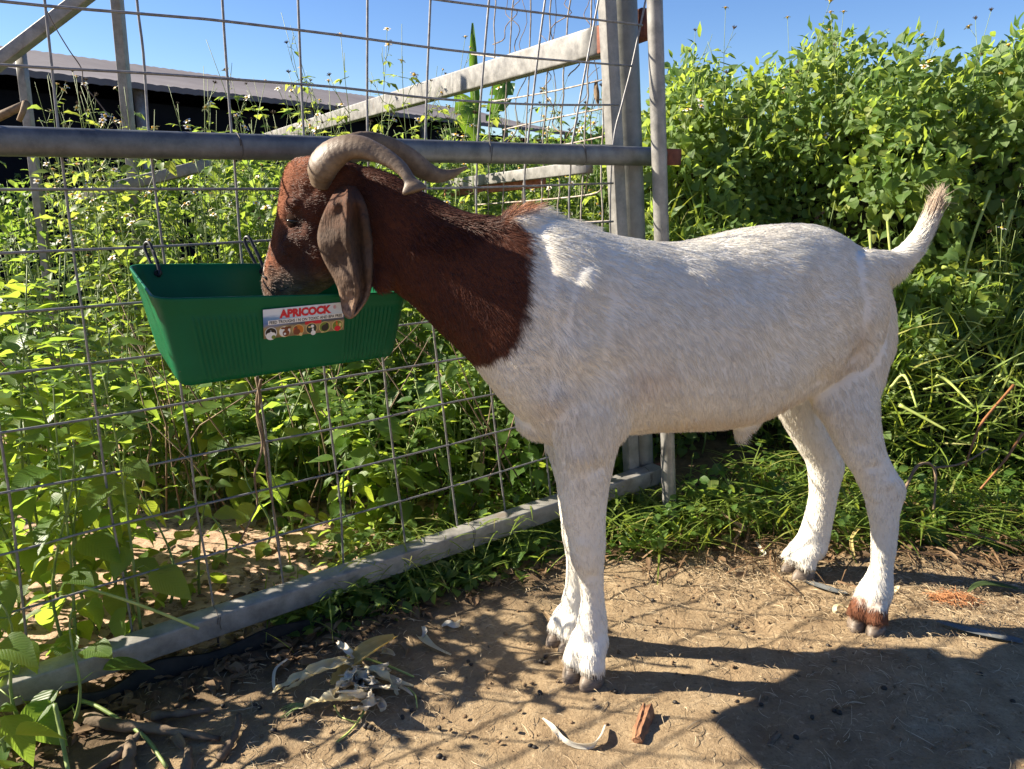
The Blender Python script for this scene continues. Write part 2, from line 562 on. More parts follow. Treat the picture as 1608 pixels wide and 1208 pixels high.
# ------------------------------------------------------------------ corner posts
def pipe(name, px0, py0, px1, py1, Y, r, label, mat, ext=1.2, z_end=None, n=20):
    a = at_y(px0, py0, Y); b = at_y(px1, py1, Y)
    d = (b - a).normalized()
    a = a - d * ext
    k = ((z_end if z_end is not None else gz(b.x, b.y) - 0.15) - b.z) / d.z
    b = b + d * k
    mb = MB()
    mb.tube([a.lerp(b, i / 12) for i in range(13)], r, n)
    root_o = mb.build(name, mat)
    return tag(root_o, label, 'post')
pipe('steel_post', 978, 0, 1006, 720, 2.33, 0.040, 'thick round galvanised corner post behind the end of the mesh fence', galv_mat('post_steel', (0.105, 0.11, 0.105), (0.19, 0.195, 0.185), 0.25))
pipe('steel_pipe', 1028, 0, 1050, 760, 2.13, 0.0205, 'slim round pipe standing in front of the fence rail ends', M['galv_pale'])
a = at_y(953, 0, 2.27); b = at_y(990, 710, 2.27); dd = (b - a).normalized()
bar_thing('steel_channel', a - dd * 1.2, b + dd * 0.24, 0.040, 0.034, M['galv_pale'], 'narrow square steel upright along the left side of the thick corner post', 'post', up=(0.55, -0.83, 0))

# ------------------------------------------------------------------ mesh fence
def make_fence():
    root = empty('mesh_fence', (FP0.x, FP0.y, gz(FP0.x, FP0.y)), 'galvanised fence panel of square tube rails and welded wire mesh behind the goat', 'fence')
    up = Vector((0, 0, 1))
    a = fence_pt(-260, 213); b = fence_pt(1038, 247.5)
    zt = 1.068
    a.z = zt; b.z = zt
    mb = MB(); square_bar(mb, a, b, 0.050, 0.050, bev=0.62); mb.build('rail', M['galv'], root)
    e = b + FD * 0.002
    mb = MB(); square_bar(mb, e, e + FD * 0.055, 0.044, 0.044); tag(mb.build('rail_end', M['rust'], root), 'rusty brown end of the middle rail')
    # lower rail
    pts = [(-60, 1108), (200, 1022), (540, 908), (868, 797), (1032, 743)]
    P = [fence_pt(*p) for p in pts]
    mb = MB()
    rings = []
    prof = []
    for cx, cy, a0 in ((1, 1, 0), (-1, 1, 90), (-1, -1, 180), (1, -1, 270)):
        for k in range(4):
            an = math.radians(a0 + 30 * k)
            prof.append(((cx * .84 + .16 * math.cos(an)) * 0.026, (cy * .84 + .16 * math.sin(an)) * 0.026))
    for p in catmull([tuple(q) for q in P], 4):
        p = Vector(p); rings.append([p - FN * x + up * y for x, y in prof])
    mb.rings(rings); mb.build('rail', M['galv_pale'], root)
    e = P[-1] + FD * 0.003
    mb = MB(); square_bar(mb, e, e + FD * 0.045, 0.046, 0.046); tag(mb.build('rail_end', M['rust'], root), 'rusty brown end of the bottom rail')
    hz = [
        [(-200, 300), (0, 298), (430, 297), (700, 296), (963, 288)],
        [(-200, 410), (0, 398), (235, 388), (420, 378), (700, 363), (963, 348)],
        [(-200, 512), (0, 493), (200, 477), (450, 457), (700, 432), (963, 408)],
        [(-200, 612), (0, 588), (230, 560), (450, 531), (680, 505), (970, 466)],
        [(-200, 712), (0, 680), (160, 655), (400, 615), (540, 592), (681, 570), (975, 522)],
        [(-200, 812), (0, 775), (180, 742), (350, 707), (540, 670), (695, 635), (772, 620), (978, 580)],
        [(-200, 912), (0, 872), (150, 832), (287, 800), (537, 740), (705, 699), (799, 674), (982, 630)],
        [(-200, 1015), (30, 958), (189, 911), (350, 866), (540, 812), (700, 767), (859, 719), (985, 682)],
        [(-200, -32), (0, 2), (260, 25), (349, 33), (537, 56), (752, 84), (993, 104)],
        [(-200, 90), (0, 102), (81, 107), (228, 115), (356, 124), (537, 138), (671, 154), (832, 164), (972, 165)],
        [(600, -14), (688, 0), (805, 15), (943, 32), (1009, 40)],
        [(640, 225), (760, 226), (963, 229)],
    ]
    vt = [
        [(-75, 0), (-60, 200), (-40, 400), (-10, 600), (0, 680), (18, 800), (36, 950), (48, 1068)],
        [(55, -120), (70, 0), (91, 198), (97, 247), (116, 400), (128, 480), (141, 575), (153, 658), (171, 786), (199, 935), (216, 1066)],
        [(210, -120), (215, 0), (225, 84), (233, 203), (238, 250), (257, 400), (272, 510), (285, 615), (299, 709), (309, 800), (329, 911), (343, 1010)],
        [(348, -120), (349, 0), (363, 201), (368, 252), (379, 400), (392, 500), (406, 601), (420, 702), (429, 800), (439, 874), (450, 955)],
        [(465, -120), (468, 0), (477, 213), (488, 350), (500, 480), (510, 588), (520, 679), (534, 786), (539, 880), (545, 925)],
        [(577, -120), (577, 0), (577, 208), (584, 350), (592, 480), (602, 571), (610, 648), (629, 796), (636, 851), (640, 890)],
        [(682, -120), (676, 0), (668, 218), (670, 350), (674, 440), (679, 504), (695, 635), (713, 786), (722, 850)],
        [(782, -120), (768, 0), (750, 222), (749, 265), (748, 326), (757, 480), (773, 632), (785, 736), (796, 824)],
        [(880, -120), (856, 0), (829, 222), (825, 258), (824, 322), (836, 480), (850, 640), (866, 794)],
        [(966, -120), (940, 0), (899, 222), (896, 262), (894, 342), (905, 480), (922, 640), (934, 768)],
        [(1040, -120), (1014, 0), (993, 100), (977, 163), (963, 225), (958, 345), (966, 480), (984, 640), (992, 748)],
    ]
    for k, w in enumerate(hz):
        off = -0.029
        P = catmull([tuple(fence_pt(x, y, off)) for x, y in w], 4)
        mb = MB(); mb.tube(P, 0.0027, 6); mb.build('horizontal_wire', M['wire'], root)
    for k, w in enumerate(vt):
        P = catmull([tuple(fence_pt(x, y, -0.0345)) for x, y in w], 4)
        mb = MB(); mb.tube(P, 0.0027, 6); mb.build('vertical_wire', M['wire'], root)
    # tie wires wrapped round the rails
    def tie(px, z, sz, seed):
        rnd = random.Random(seed)
        c = fence_pt(px, 247 if z > 0.5 else 900)
        c.z = z
        if z < 0.5:
            pass
        mb = MB()
        pts = []
        for i in range(14):
            an = 2 * math.pi * i / 12
            x = math.cos(an); y = math.sin(an)
            m_ = max(abs(x), abs(y))
            pts.append(c + FN * (x / m_ * sz * (0.55 + 0.45 * m_)) + up * (y / m_ * sz * (0.55 + 0.45 * m_)) + FD * (0.0022 * i / 6 + 0.002 * math.sin(i * 1.7 + seed)))
        mb.tube(pts, 0.0008, 5)
        mb.build('tie_wire', M['tie'], root)
    tie(373, zt, 0.0275, 1); tie(909, zt, 0.0275, 2); tie(762, zt, 0.0275, 4)
    for px, py, sd_ in ((338, 971, 5), (735, 838, 6), (1012, 748, 7)):
        c = fence_pt(px, py)
        mb = MB(); pts = []
        for i in range(14):
            an = 2 * math.pi * i / 12
            x = math.cos(an); y = math.sin(an); m_ = max(abs(x), abs(y))
            pts.append(c + FN * (x / m_ * 0.0285 * (0.6 + 0.4 * m_)) + up * (y / m_ * 0.0285 * (0.6 + 0.4 * m_)) + FD * (0.0025 * i / 6 + 0.002 * math.sin(i * 2.1 + sd_)))
        mb.tube(pts, 0.0008, 5); mb.build('tie_wire', M['tie'], root)
    return zt
ZT = make_fence()

# ------------------------------------------------------------------ side fence behind (runs away from the corner post)
def make_side_fence():
    root = empty('side_fence', (SP0.x, SP0.y, gz(SP0.x, SP0.y)), 'old wire fence with one long galvanised rail running away behind the corner post', 'fence')
    a = side_pt(400, 224); b = side_pt(946, 64)
    mb = MB(); square_bar(mb, a, b, 0.045, 0.085); mb.build('rail', M['galv_pale'], root)
    b2 = side_pt(1016, 37)
    mb = MB(); square_bar(mb, b + (b2 - b).normalized() * 0.002, b2, 0.045, 0.080); tag(mb.build('rail_end', M['rust'], root), 'dark rusty end of the long rail beside the corner post')
    a = side_pt(694, 291); b = side_pt(925, 262)
    mb = MB(); square_bar(mb, a, b, 0.03, 0.040); mb.build('short_rail', M['galv_pale'], root)
    a = side_pt(702, 303, 0.04); b = side_pt(852, 287, 0.04)
    mb = MB(); square_bar(mb, a, b, 0.03, 0.035); tag(mb.build('short_rail', M['red_steel'], root), 'red brown painted strip below the long rail')
    vs = [[(807, -60), (806, 0), (797, 120), (792, 225), (789, 340)], [(836, -60), (835, 0), (826, 200), (820, 330)],
          [(868, -60), (866, 0), (858, 130), (852, 260), (846, 380)], [(897, -60), (895, 0), (884, 150), (878, 300), (872, 400)], [(934, -60), (930, 0), (922, 150), (915, 300), (912, 400)], [(948, 20), (946, 200), (944, 420)],
          [(778, -60), (775, 100), (768, 225), (766, 340)]]
    for w in vs:
        P = [Vector(p) + Vector((random.uniform(-.004, .004), 0, 0)) for p in catmull([tuple(side_pt(x, y)) for x, y in w], 5)]
        mb = MB(); mb.tube(P, 0.0028, 5); mb.build('vertical_wire', M['wire_old'], root)
    hs = [[(760, 162), (860, 145), (945, 126)], [(790, 204), (860, 188), (950, 170)], [(700, 256), (870, 230), (955, 213)], [(745, 322), (850, 314), (930, 305), (947, 292)], [(700, 360), (860, 352), (962, 347)], [(740, 85), (860, 100), (945, 92)]]
    for w in hs:
        P = catmull([tuple(side_pt(x, y, 0.006)) for x, y in w], 5)
        mb = MB(); mb.tube(P, 0.0028, 5); mb.build('horizontal_wire', M['wire_old'], root)
    # dead creeper stems twisted up the wires
    rnd = random.Random(5)
    mb = MB()
    for base, top, amp in (((862, 380), (868, -40), 7), ((928, 300), (934, -30), 6), ((905, 120), (925, -30), 10), ((800, 230), (835, -30), 12), ((858, 90), (900, -40), 14), ((815, 120), (790, -40), 10), ((870, 250), (940, 110), 9), ((880, 210), (845, 60), 10), ((780, 70), (830, -30), 8)):
        n = 22; pts = []; ph = rnd.uniform(0, 6)
        for i in range(n):
            s = i / (n - 1)
            x = base[0] + (top[0] - base[0]) * s + amp * math.sin(s * 19 + ph) * 0.6 + amp * math.sin(s * 6 + ph) * 0.7
            y = base[1] + (top[1] - base[1]) * s + 4 * math.sin(s * 11)
            pts.append(side_pt(x, y, 0.012 + 0.006 * math.sin(s * 19 + ph + 1.5)))
        mb.tube(pts, [0.0022 * (1 - 0.6 * i / n) for i in range(n)], 5)
    tag(mb.build('dead_creeper', M['twig']), 'dry brown creeper stems twisted up the wires of the side fence', 'creeper')
    mb = MB()
    c = side_pt(935, 125, 0.01)
    P = [[c + Vector((0.018 * (u - .5) * (1 - abs(2 * v - 1) ** 2) + 0.012 * v, 0.012 * math.sin(u * 5 + v * 4), -0.085 * v)) for u in (0, .33, .66, 1)] for v in (0, .2, .4, .6, .8, 1)]
    mb.grid(P)
    tag(mb.build('dead_leaf', M['twig']), 'single withered brown leaf hanging on the side fence wire by the corner post', 'leaf')
make_side_fence()

mb = MB()
P = catmull([tuple(fence_pt(x, y, .004 + .012 * math.sin(i * 2.3))) for i, (x, y) in enumerate(((402, 592), (408, 625), (404, 655), (412, 700), (400, 745), (404, 790), (394, 815), (372, 860)))], 6)
mb.tube(P, [.0036 - .0018 * i / len(P) for i in range(len(P))], 6)
P = catmull([tuple(fence_pt(x, y, .006 + .012 * math.cos(i * 2.1))) for i, (x, y) in enumerate(((410, 596), (403, 640), (414, 690), (418, 730), (424, 770), (432, 812), (440, 860)))], 6)
mb.tube(P, [.0034 - .0016 * i / len(P) for i in range(len(P))], 6)
tag(mb.build('dead_vine', M['twig']), 'dark withered vine twined down the mesh wire under the trough', 'vine')
mb = MB()
mb.tube(catmull([tuple(fence_pt(x, y, -.06)) for x, y in ((74, 18), (88, 45), (108, 78), (128, 108), (131, 132), (150, 155), (168, 178), (186, 200))], 5), .0011, 5)
tag(mb.build('loose_wire', M['tie']), 'thin loose wire curving down in front of the shed at the top left', 'wire')
mb = MB()
mb.tube([at_y(-30, 196, 2.6), at_y(10, 178, 2.6), at_y(44, 162, 2.6)], [.016, .014, .012], 8)
mb.tube([at_y(40, 160, 2.59), at_y(36, 176, 2.58), at_y(30, 190, 2.58)], [.009, .009, .008], 7)
tag(mb.build('cut_branch', M['twig']), 'bare cut branch with a broken fork sticking in at the left edge before the shed', 'branch')

# ------------------------------------------------------------------ black edging strip along the foot of the fence
mb = MB()
P = []
for px, py in ((60, 1135), (150, 1105), (230, 1078), (330, 1037), (430, 990), (520, 955), (620, 912), (700, 880)):
    p = fence_pt(px, py, 0.035); P.append(p)
rings = []
for i, p in enumerate(catmull([tuple(q) for q in P], 4)):
    p = Vector(p); g = gz(p.x, p.y)
    top = g + 0.034 + 0.010 * math.sin(i * 0.9)
    lean = 0.012 * math.sin(i * 0.5)
    q = Vector((p.x, p.y, 0))
    rings.append([q + Vector((0, 0, g - 0.03)), q + FN * (0.006) + Vector((0, 0, g - 0.03)), q + FN * (0.007 + lean) + Vector((0, 0, top)), q + FN * lean + Vector((0, 0, top + .002))])
mb.rings(rings)
tag(mb.build('black_edging', M['black_rubber']), 'black plastic edging strip half buried in soil under the bottom rail', 'edging')

# ------------------------------------------------------------------ feed trough
def make_trough():
    BL = fence_pt(199, 416, 0.014)
    FL = at_y(243, 470, 1.232)
    FR0 = at_y(645, 459, 1.478)
    a = (FR0 - FL); Lf = a.length; a.normalize()
    w = FL - BL
    # square the corner up
    n = w - a * w.dot(a); n.normalize()
    W = w.dot(n)
    BL = FL - n * W
    upv = a.cross(-n).normalized()
    if upv.z < 0: upv = -upv
    DEP = 0.150
    BR = BL + a * Lf * 1.02
    FR = FR0
    FLb = at_y(283, 611, 1.266); FRb = at_y(622, 561, 1.500)
    BLb = FLb + (BL - FL) * 0.78; BRb = FRb + (BR - FR) * 0.78
    def warp(xn, yn, q):
        i = (xn + 1) / 2; j = (yn + 1) / 2
        tp = (BL * (1 - i) + BR * i) * (1 - j) + (FL * (1 - i) + FR * i) * j
        bt = (BLb * (1 - i) + BRb * i) * (1 - j) + (FLb * (1 - i) + FRb * i) * j
        return tp * (1 - q) + bt * q
    inset_l, inset_w = 0.030, 0.034
    root = empty('feed_trough', tuple(FL + a * Lf * .5 - n * W * .5 - upv * DEP), 'green plastic feed trough hung on the wire mesh, goat muzzle inside', 'feed trough')
    root.location.z -= 0.0
    def outline(l, wd, r, side_n, long_n, corr=0.0, groups=()):
        """rounded rectangle centred at 0: list of (x along a, y along n)"""
        pts = []
        hx, hy = l / 2, wd / 2
        def arc(cx, cy, a0):
            for k in range(7):
                an = math.radians(a0 + 15 * k)
                pts.append((cx + r * math.cos(an), cy + r * math.sin(an)))
        def longside(y, sgn, x0, x1):
            for k in range(1, long_n):
                x = x0 + (x1 - x0) * k / long_n
                f = 0.0
                xn = x / hx
                for g0, g1, cnt in groups:
                    if g0 <= xn <= g1:
                        ph = (xn - g0) / (g1 - g0) * cnt
                        f = corr * (0.5 - 0.5 * math.cos(2 * math.pi * ph))
                pts.append((x, y + sgn * f))
        arc(hx - r, hy - r, 0)                     # +x +y corner
        longside(hy, 1, hx - r, -hx + r)
        arc(-hx + r, hy - r, 90)
        for k in range(1, side_n): pts.append((-hx, hy - r + (-2 * hy + 2 * r) * k / side_n))
        arc(-hx + r, -hy + r, 180)
        longside(-hy, -1, -hx + r, hx - r)
        arc(hx - r, -hy + r, 270)
        for k in range(1, side_n): pts.append((hx, -hy + r + (2 * hy - 2 * r) * k / side_n))
        return pts
    C0 = FL + a * Lf / 2 - n * W / 2
    groups = ((-0.80, -0.30, 13), (0.42, 0.86, 12))
    def ring(d, off=0.0, corr=0.0, r=0.03):
        q = d / DEP
        pts = outline(Lf + 2 * off, W + 2 * off, max(r + off, 0.006), 8, 230, corr, groups)
        return [warp(x / (Lf / 2), y / (W / 2), q) for x, y in pts]
    rings = []
    # outer skin, from the floor up, over the lip and down inside
    rings.append(ring(DEP, -0.030, 0, 0.022)); rings.append(ring(DEP, -0.012, 0, 0.026)); rings.append(ring(DEP - 0.004, -0.004, 0.001))
    rings.append(ring(DEP - 0.012, -0.0005, 0.0026))
    for d in (0.125, 0.100, 0.075, 0.055, 0.038): rings.append(ring(d, 0, 0.0030))
    rings.append(ring(0.034, 0, 0.0015)); rings.append(ring(0.030, 0, 0)); rings.append(ring(0.024, 0.0002, 0)); rings.append(ring(0.020, 0.0016, 0)); rings.append(ring(0.014, 0.0020, 0))
    rings.append(ring(0.006, 0.0028, 0)); rings.append(ring(0.001, 0.0034, 0)); rings.append(ring(-0.001, 0.0022, 0)); rings.append(ring(-0.001, -0.0006, 0)); rings.append(ring(0.002, -0.0022, 0))
    for d in (0.02, 0.05, 0.09, 0.13): rings.append(ring(d, -0.0032, 0))
    rings.append(ring(0.148, -0.006, 0, 0.026)); rings.append(ring(0.1525, -0.020, 0, 0.02))
    t = NT('green_plastic')
    v = t.coord('Object')
    t.base(t.ramp(t.noise(v, 9, 5), [(0.3, (0.002, 0.088, 0.034)), (0.7, (0.003, 0.118, 0.047))]))
    scr = t.noise(t.coord('Object', (1, 1, 9)), 60, 5, 0.7)
    t.set(rough=t.ramp(scr, [(0.3, 0.30), (0.7, 0.46)]), spec=0.18)
    t.bump(t.noise(v, 120, 3), 0.06, 0.002)
    # the plastic is thin: some light comes through the sunlit end wall
    tr = t.new('ShaderNodeBsdfTranslucent'); tr.inputs['Color'].default_value = (0.003, 0.26, 0.09, 1)
    mx = t.new('ShaderNodeMixShader'); mx.inputs[0].default_value = 0.10
    t.link(t.b.outputs[0], mx.inputs[1]); t.link(tr.outputs[0], mx.inputs[2]); t.link(mx.outputs[0], t.out.inputs['Surface'])
    mb = MB(); mb.rings(rings, 0, True)
    tub = mb.build('tub', t.m, root)
    feed = simple_mat('brown_feed', (0.10, 0.06, 0.03), (0.26, 0.18, 0.09), 60, 0.9, 0.8, 0.01)
    # ---- sticker on the front wall
    fn = ((warp(.5, 1, .45) - warp(-.1, 1, .45)).cross(warp(.2, 1, .75) - warp(.2, 1, .2))).normalized()
    if fn.dot(n) < 0: fn = -fn
    p0 = warp(0.2, 1.0, 0.35) + fn * 0.0038
    TL = on_plane(413, 487, p0, fn); TR = on_plane(541, 474.5, p0, fn); BLs = on_plane(411.5, 533, p0, fn)
    ex = (TR - TL); SW = ex.length; ex.normalize()
    ey = fn.cross(ex).normalized()
    if ey.z < 0: ey = -ey
    SH = abs((BLs - TL).dot(ey))
    def S(x, y, k=0.0): return TL + ex * (x * SW) - ey * (y * SH) + fn * (0.00015 * k)
    ts = NT('printed_label')
    uvn = ts.new('ShaderNodeUVMap', uv_map='uv'); sp_ = ts.new('ShaderNodeSeparateXYZ'); ts.link(uvn.outputs[0], sp_.inputs[0])
    nz = ts.noise(uvn.outputs[0], 5, 4)
    yy = ts.math('ADD', sp_.outputs[1], ts.math('MULTIPLY', ts.math('SUBTRACT', nz, 0.5), 0.22))
    skyc = ts.ramp(yy, [(0.0, (0.62, 0.66, 0.70)), (0.20, (0.55, 0.62, 0.70)), (0.30, (0.12, 0.25, 0.45)), (0.48, (0.05, 0.13, 0.33)), (0.56, (0.14, 0.18, 0.30)), (0.66, (0.30, 0.22, 0.10)), (1.0, (0.16, 0.11, 0.05))])
    rightc = ts.ramp(sp_.outputs[1], [(0.0, (0.62, 0.66, 0.70)), (0.42, (0.45, 0.58, 0.72)), (0.50, (0.05, 0.10, 0.22)), (0.60, (0.05, 0.05, 0.06)), (0.68, (0.34, 0.26, 0.12)), (1.0, (0.18, 0.12, 0.06))])
    ts.base(ts.mix(ts.ramp(sp_.outputs[0], [(0.15, 0.0), (0.45, 1.0)]), skyc, rightc))
    ts.set(rough=0.35, spec=0.5)
    N_ = 12
    vs = []; uvs = []
    for k, (lift) in enumerate((0.0, -0.0012)):
        for j in range(2):
            for i in range(N_ + 1):
                vs.append(TL + ex * (i / N_ * SW) - ey * (j * SH) + fn * lift); uvs.append((i / N_, j))
    q = []
    for i in range(N_): q.append((i, i + N_ + 1, i + N_ + 2, i + 1))
    B_ = 2 * (N_ + 1)
    for i in range(N_): q.append((B_ + i, B_ + i + 1, B_ + i + N_ + 2, B_ + i + N_ + 1))
    me = np_mesh('sticker', np.array([tuple(p) for p in vs]), np.array(q).ravel(), np.full(len(q), 4), ts.m, False, uv=np.array(uvs))
    st = bpy.data.objects.new('sticker', me); st.parent = root; st.matrix_parent_inverse = Matrix.Translation(-Vector(root.location)); COL.objects.link(st)
    tag(st, 'printed paper label with red lettering and six round animal pictures')
    def flat(name, c, rough=0.4):
        return simple_mat(name, tuple(x * 0.92 for x in c), c, 80, rough, 0.0)
    c_red = flat('red_print', (0.55, 0.012, 0.03)); c_blk = flat('black_print', (0.012, 0.012, 0.014)); c_wht = flat('white_print', (0.72, 0.73, 0.72))
    c_org = flat('orange_print', (0.50, 0.16, 0.02)); c_brn = flat('brown_print', (0.17, 0.045, 0.02)); c_gold = flat('gold_print', (0.62, 0.47, 0.20)); c_grn = flat('green_print', (0.14, 0.20, 0.03)); c_dgr = flat('dark_print', (0.02, 0.035, 0.03)); c_nvy = flat('navy_print', (0.02, 0.03, 0.10)); c_lbl = flat('blue_print', (0.10, 0.22, 0.42))
    def text(body, x0, y0, width, height, mat, lift, bold=0.0, tilt=0.0, name='lettering'):
        cu = bpy.data.curves.new(name, 'FONT')
        cu.body = body; cu.size = 1.0; cu.offset = bold; cu.resolution_u = 3; cu.fill_mode = 'FRONT'
        cu.materials.append(mat)
        o = bpy.data.objects.new(name, cu)
        COL.objects.link(o)
        bpy.context.view_layer.update()
        bb = [Vector(c) for c in o.bound_box]
        bx0 = min(v.x for v in bb); bx1 = max(v.x for v in bb); by0 = min(v.y for v in bb); by1 = max(v.y for v in bb)
        sx = width * SW / (bx1 - bx0); sy = height * SH / (by1 - by0)
        ex2 = (ex * math.cos(tilt) + ey * math.sin(tilt)); ey2 = (ey * math.cos(tilt) - ex * math.sin(tilt))
        org = S(x0, y0, lift)
        mat4 = Matrix(((ex2.x * sx, ey2.x * sy, fn.x, 0), (ex2.y * sx, ey2.y * sy, fn.y, 0), (ex2.z * sx, ey2.z * sy, fn.z, 0), (0, 0, 0, 1)))
        mat4.translation = org - ex2 * (bx0 * sx) - ey2 * (by0 * sy)
        me_ = bpy.data.meshes.new_from_object(o.evaluated_get(bpy.context.evaluated_depsgraph_get()))
        bpy.data.objects.remove(o); bpy.data.curves.remove(cu)
        me_.name = name
        o = bpy.data.objects.new(name, me_); COL.objects.link(o)
        o.parent = st
        o.matrix_parent_inverse = Matrix.Identity(4)
        o.matrix_basis = mat4
        return o
    # white patches behind the small lettering
    mb = MB()
    def quad(x0, y0, x1, y1, k, mi=0):
        mb.add([S(x0, y0, k), S(x0, y1, k), S(x1, y1, k), S(x1, y0, k)], [(0, 1, 2, 3)], mi, False)
    quad(0.055, 0.385, 0.985, 0.535, 1, 0)
    quad(0.50, 0.555, 0.705, 0.665, 1, 1)
    mb.build('printed_band', [c_wht, c_red], st)
    text('APRICOCK', 0.19, 0.345, 0.64, 0.30, c_red, 4, 0.06)
    text('\u00ae', 0.855, 0.20, 0.035, 0.13, c_red, 4)
    text('FEED TROUGHS / N ON TOXIC AND BPA FREE', 0.07, 0.512, 0.90, 0.105, c_blk, 4, 0.02)
    # six round pictures
    def disc(mb, cx, cy, r, k, mi, sx=1.0, n=18, rot=0.0):
        vs = [S(cx, cy, k)]
        for i in range(n):
            an = 2 * math.pi * i / n
            x = r * sx * math.cos(an); y = r * math.sin(an)
            vs.append(S(cx, cy, k) + ex * (x * math.cos(rot) - y * math.sin(rot)) + ey * (x * math.sin(rot) + y * math.cos(rot)))
        mb.add(vs, [(0, i + 1, (i + 1) % n + 1) for i in range(n)], mi, False)
    mats = [c_gold, c_wht, c_brn, c_org, c_dgr, c_grn, c_blk, c_red]
    R = 0.0108
    def pic(i): return 0.085 + i * 0.1655, 0.815
    for i in range(6):
        cx, cy = pic(i)
        mb = MB()
        disc(mb, cx, cy, R, 2, 0 if i else 1)
        if i == 0:      # sheep: pale face, dark ears and back
            disc(mb, cx, cy, R * .9, 3, 6); disc(mb, cx, cy + .10, R * .72, 4, 1, 1.15); disc(mb, cx + .03, cy + .15, R * .35, 5, 5); disc(mb, cx - .005, cy - .02, R * .36, 5, 1, 0.8); disc(mb, cx - .022, cy - .05, R * .16, 6, 6, 1.9, rot=.4); disc(mb, cx + .022, cy - .05, R * .16, 6, 6, 1.9, rot=-.4)
        elif i == 1:    # brown cow on white
            disc(mb, cx, cy, R * .9, 3, 1); disc(mb, cx + .015, cy + .06, R * .58, 4, 2); disc(mb, cx + .02, cy - .10, R * .36, 5, 2); disc(mb, cx - .02, cy - .12, R * .18, 5, 2, 1.9); disc(mb, cx + .055, cy - .13, R * .18, 5, 2, 1.9); disc(mb, cx, cy + .08, R * .20, 6, 1)
        elif i == 2:    # hen
            disc(mb, cx, cy, R * .9, 3, 3); disc(mb, cx - .02, cy + .06, R * .55, 4, 2, 1.1); disc(mb, cx - .03, cy - .08, R * .3, 5, 2); disc(mb, cx + .03, cy + .16, R * .3, 5, 0); disc(mb, cx - .045, cy - .06, R * .12, 6, 7)
        elif i == 3:    # goose
            disc(mb, cx, cy, R * .9, 3, 4); disc(mb, cx + .01, cy - .08, R * .28, 4, 1); disc(mb, cx + .015, cy + .04, R * .24, 4, 1, .7); disc(mb, cx + .02, cy + .16, R * .42, 5, 1); disc(mb, cx - .025, cy - .06, R * .15, 5, 0, 1.8)
        elif i == 4:    # dark bird
            disc(mb, cx, cy, R * .9, 3, 5); disc(mb, cx + .005, cy + .02, R * .6, 4, 6, 1.1, rot=.5); disc(mb, cx + .03, cy - .10, R * .24, 5, 6); disc(mb, cx - .03, cy + .17, R * .12, 5, 0, 2.4)
        else:           # rooster
            disc(mb, cx, cy, R * .9, 3, 5); disc(mb, cx, cy + .10, R * .5, 4, 7, 1.1); disc(mb, cx - .01, cy - .06, R * .28, 5, 3, .8); disc(mb, cx + .035, cy - .02, R * .34, 4, 0, .7); disc(mb, cx - .012, cy - .14, R * .14, 6, 7)
        mb.build('animal_picture', mats, st)
    # feed in the bottom of the tub
    mb = MB()
    G = []
    for j in range(9):
        row = []
        for i in range(17):
            x = (i / 16 - .5) * (Lf - 2 * inset_l - .02); y = (j / 8 - .5) * (W - 2 * inset_w - .02)
            row.append(warp((i / 16 - .5) * 1.93, (j / 8 - .5) * 1.9, 0.90 - 0.06 * random.random() - 0.08 * math.cos(x * 6) * math.cos(y * 9)))
        G.append(row)
    mb.grid(G)
    fo = mb.build('animal_feed', feed)
    tag(fo, 'brown loose feed lying in the bottom of the green trough', kind='stuff')
    # carabiners
    def carabiner(xfrac, wpx, label):
        top = fence_pt(wpx[0], wpx[1], -0.01)
        hole = warp(xfrac, -0.965, 0.09)
        ax = (top - hole); Lc = ax.length + 0.012; ax.normalize()
        sd = (n + a * 0.55).normalized(); sd = (sd - ax * sd.dot(ax)).normalized()
        mid = (top + hole) / 2
        r = empty('carabiner', tuple(mid), label, 'carabiner', 'carabiners holding the trough')
        pts = []
        for k in range(29):
            an = 2 * math.pi * k / 28
            s = math.sin(an); c = math.cos(an)
            y = math.copysign(abs(s) ** 0.55, s) * Lc / 2
            x = math.copysign(abs(c) ** 0.8, c) * (0.0085 + 0.003 * s)
            pts.append(mid + ax * y + sd * x)
        mb = MB(); mb.tube(pts, 0.0034, 8, cap=False); mb.build('ring', M['black_plastic'], r)
        mb = MB(); mb.tube([mid + sd * 0.0095 + ax * (k - .5) * 0.030 for k in np.linspace(0, 1, 5)], 0.0030, 8); mb.build('gate', M['black_plastic'], r)
        return hole
    h1 = carabiner(-0.80, (231, 386), 'black carabiner clip at the left end of the trough back rim')
    h2 = carabiner(0.07, (388, 377), 'black carabiner clip on the trough back rim beside the goat muzzle')
    for hp in (h1, h2):
        mb = MB(); c = hp + n * 0.0016
        ringp = [c + a * (0.006 * math.cos(t_)) + upv * (0.006 * math.sin(t_)) for t_ in np.linspace(0, 2 * math.pi, 15)]
        mb.tube(ringp, 0.0016, 6, cap=False); mb.build('eyelet', M['black_plastic'], root)
    return dict(C0=C0, a=a, n=n, up=upv, L=Lf, W=W, D=DEP)
TR_ = make_trough()

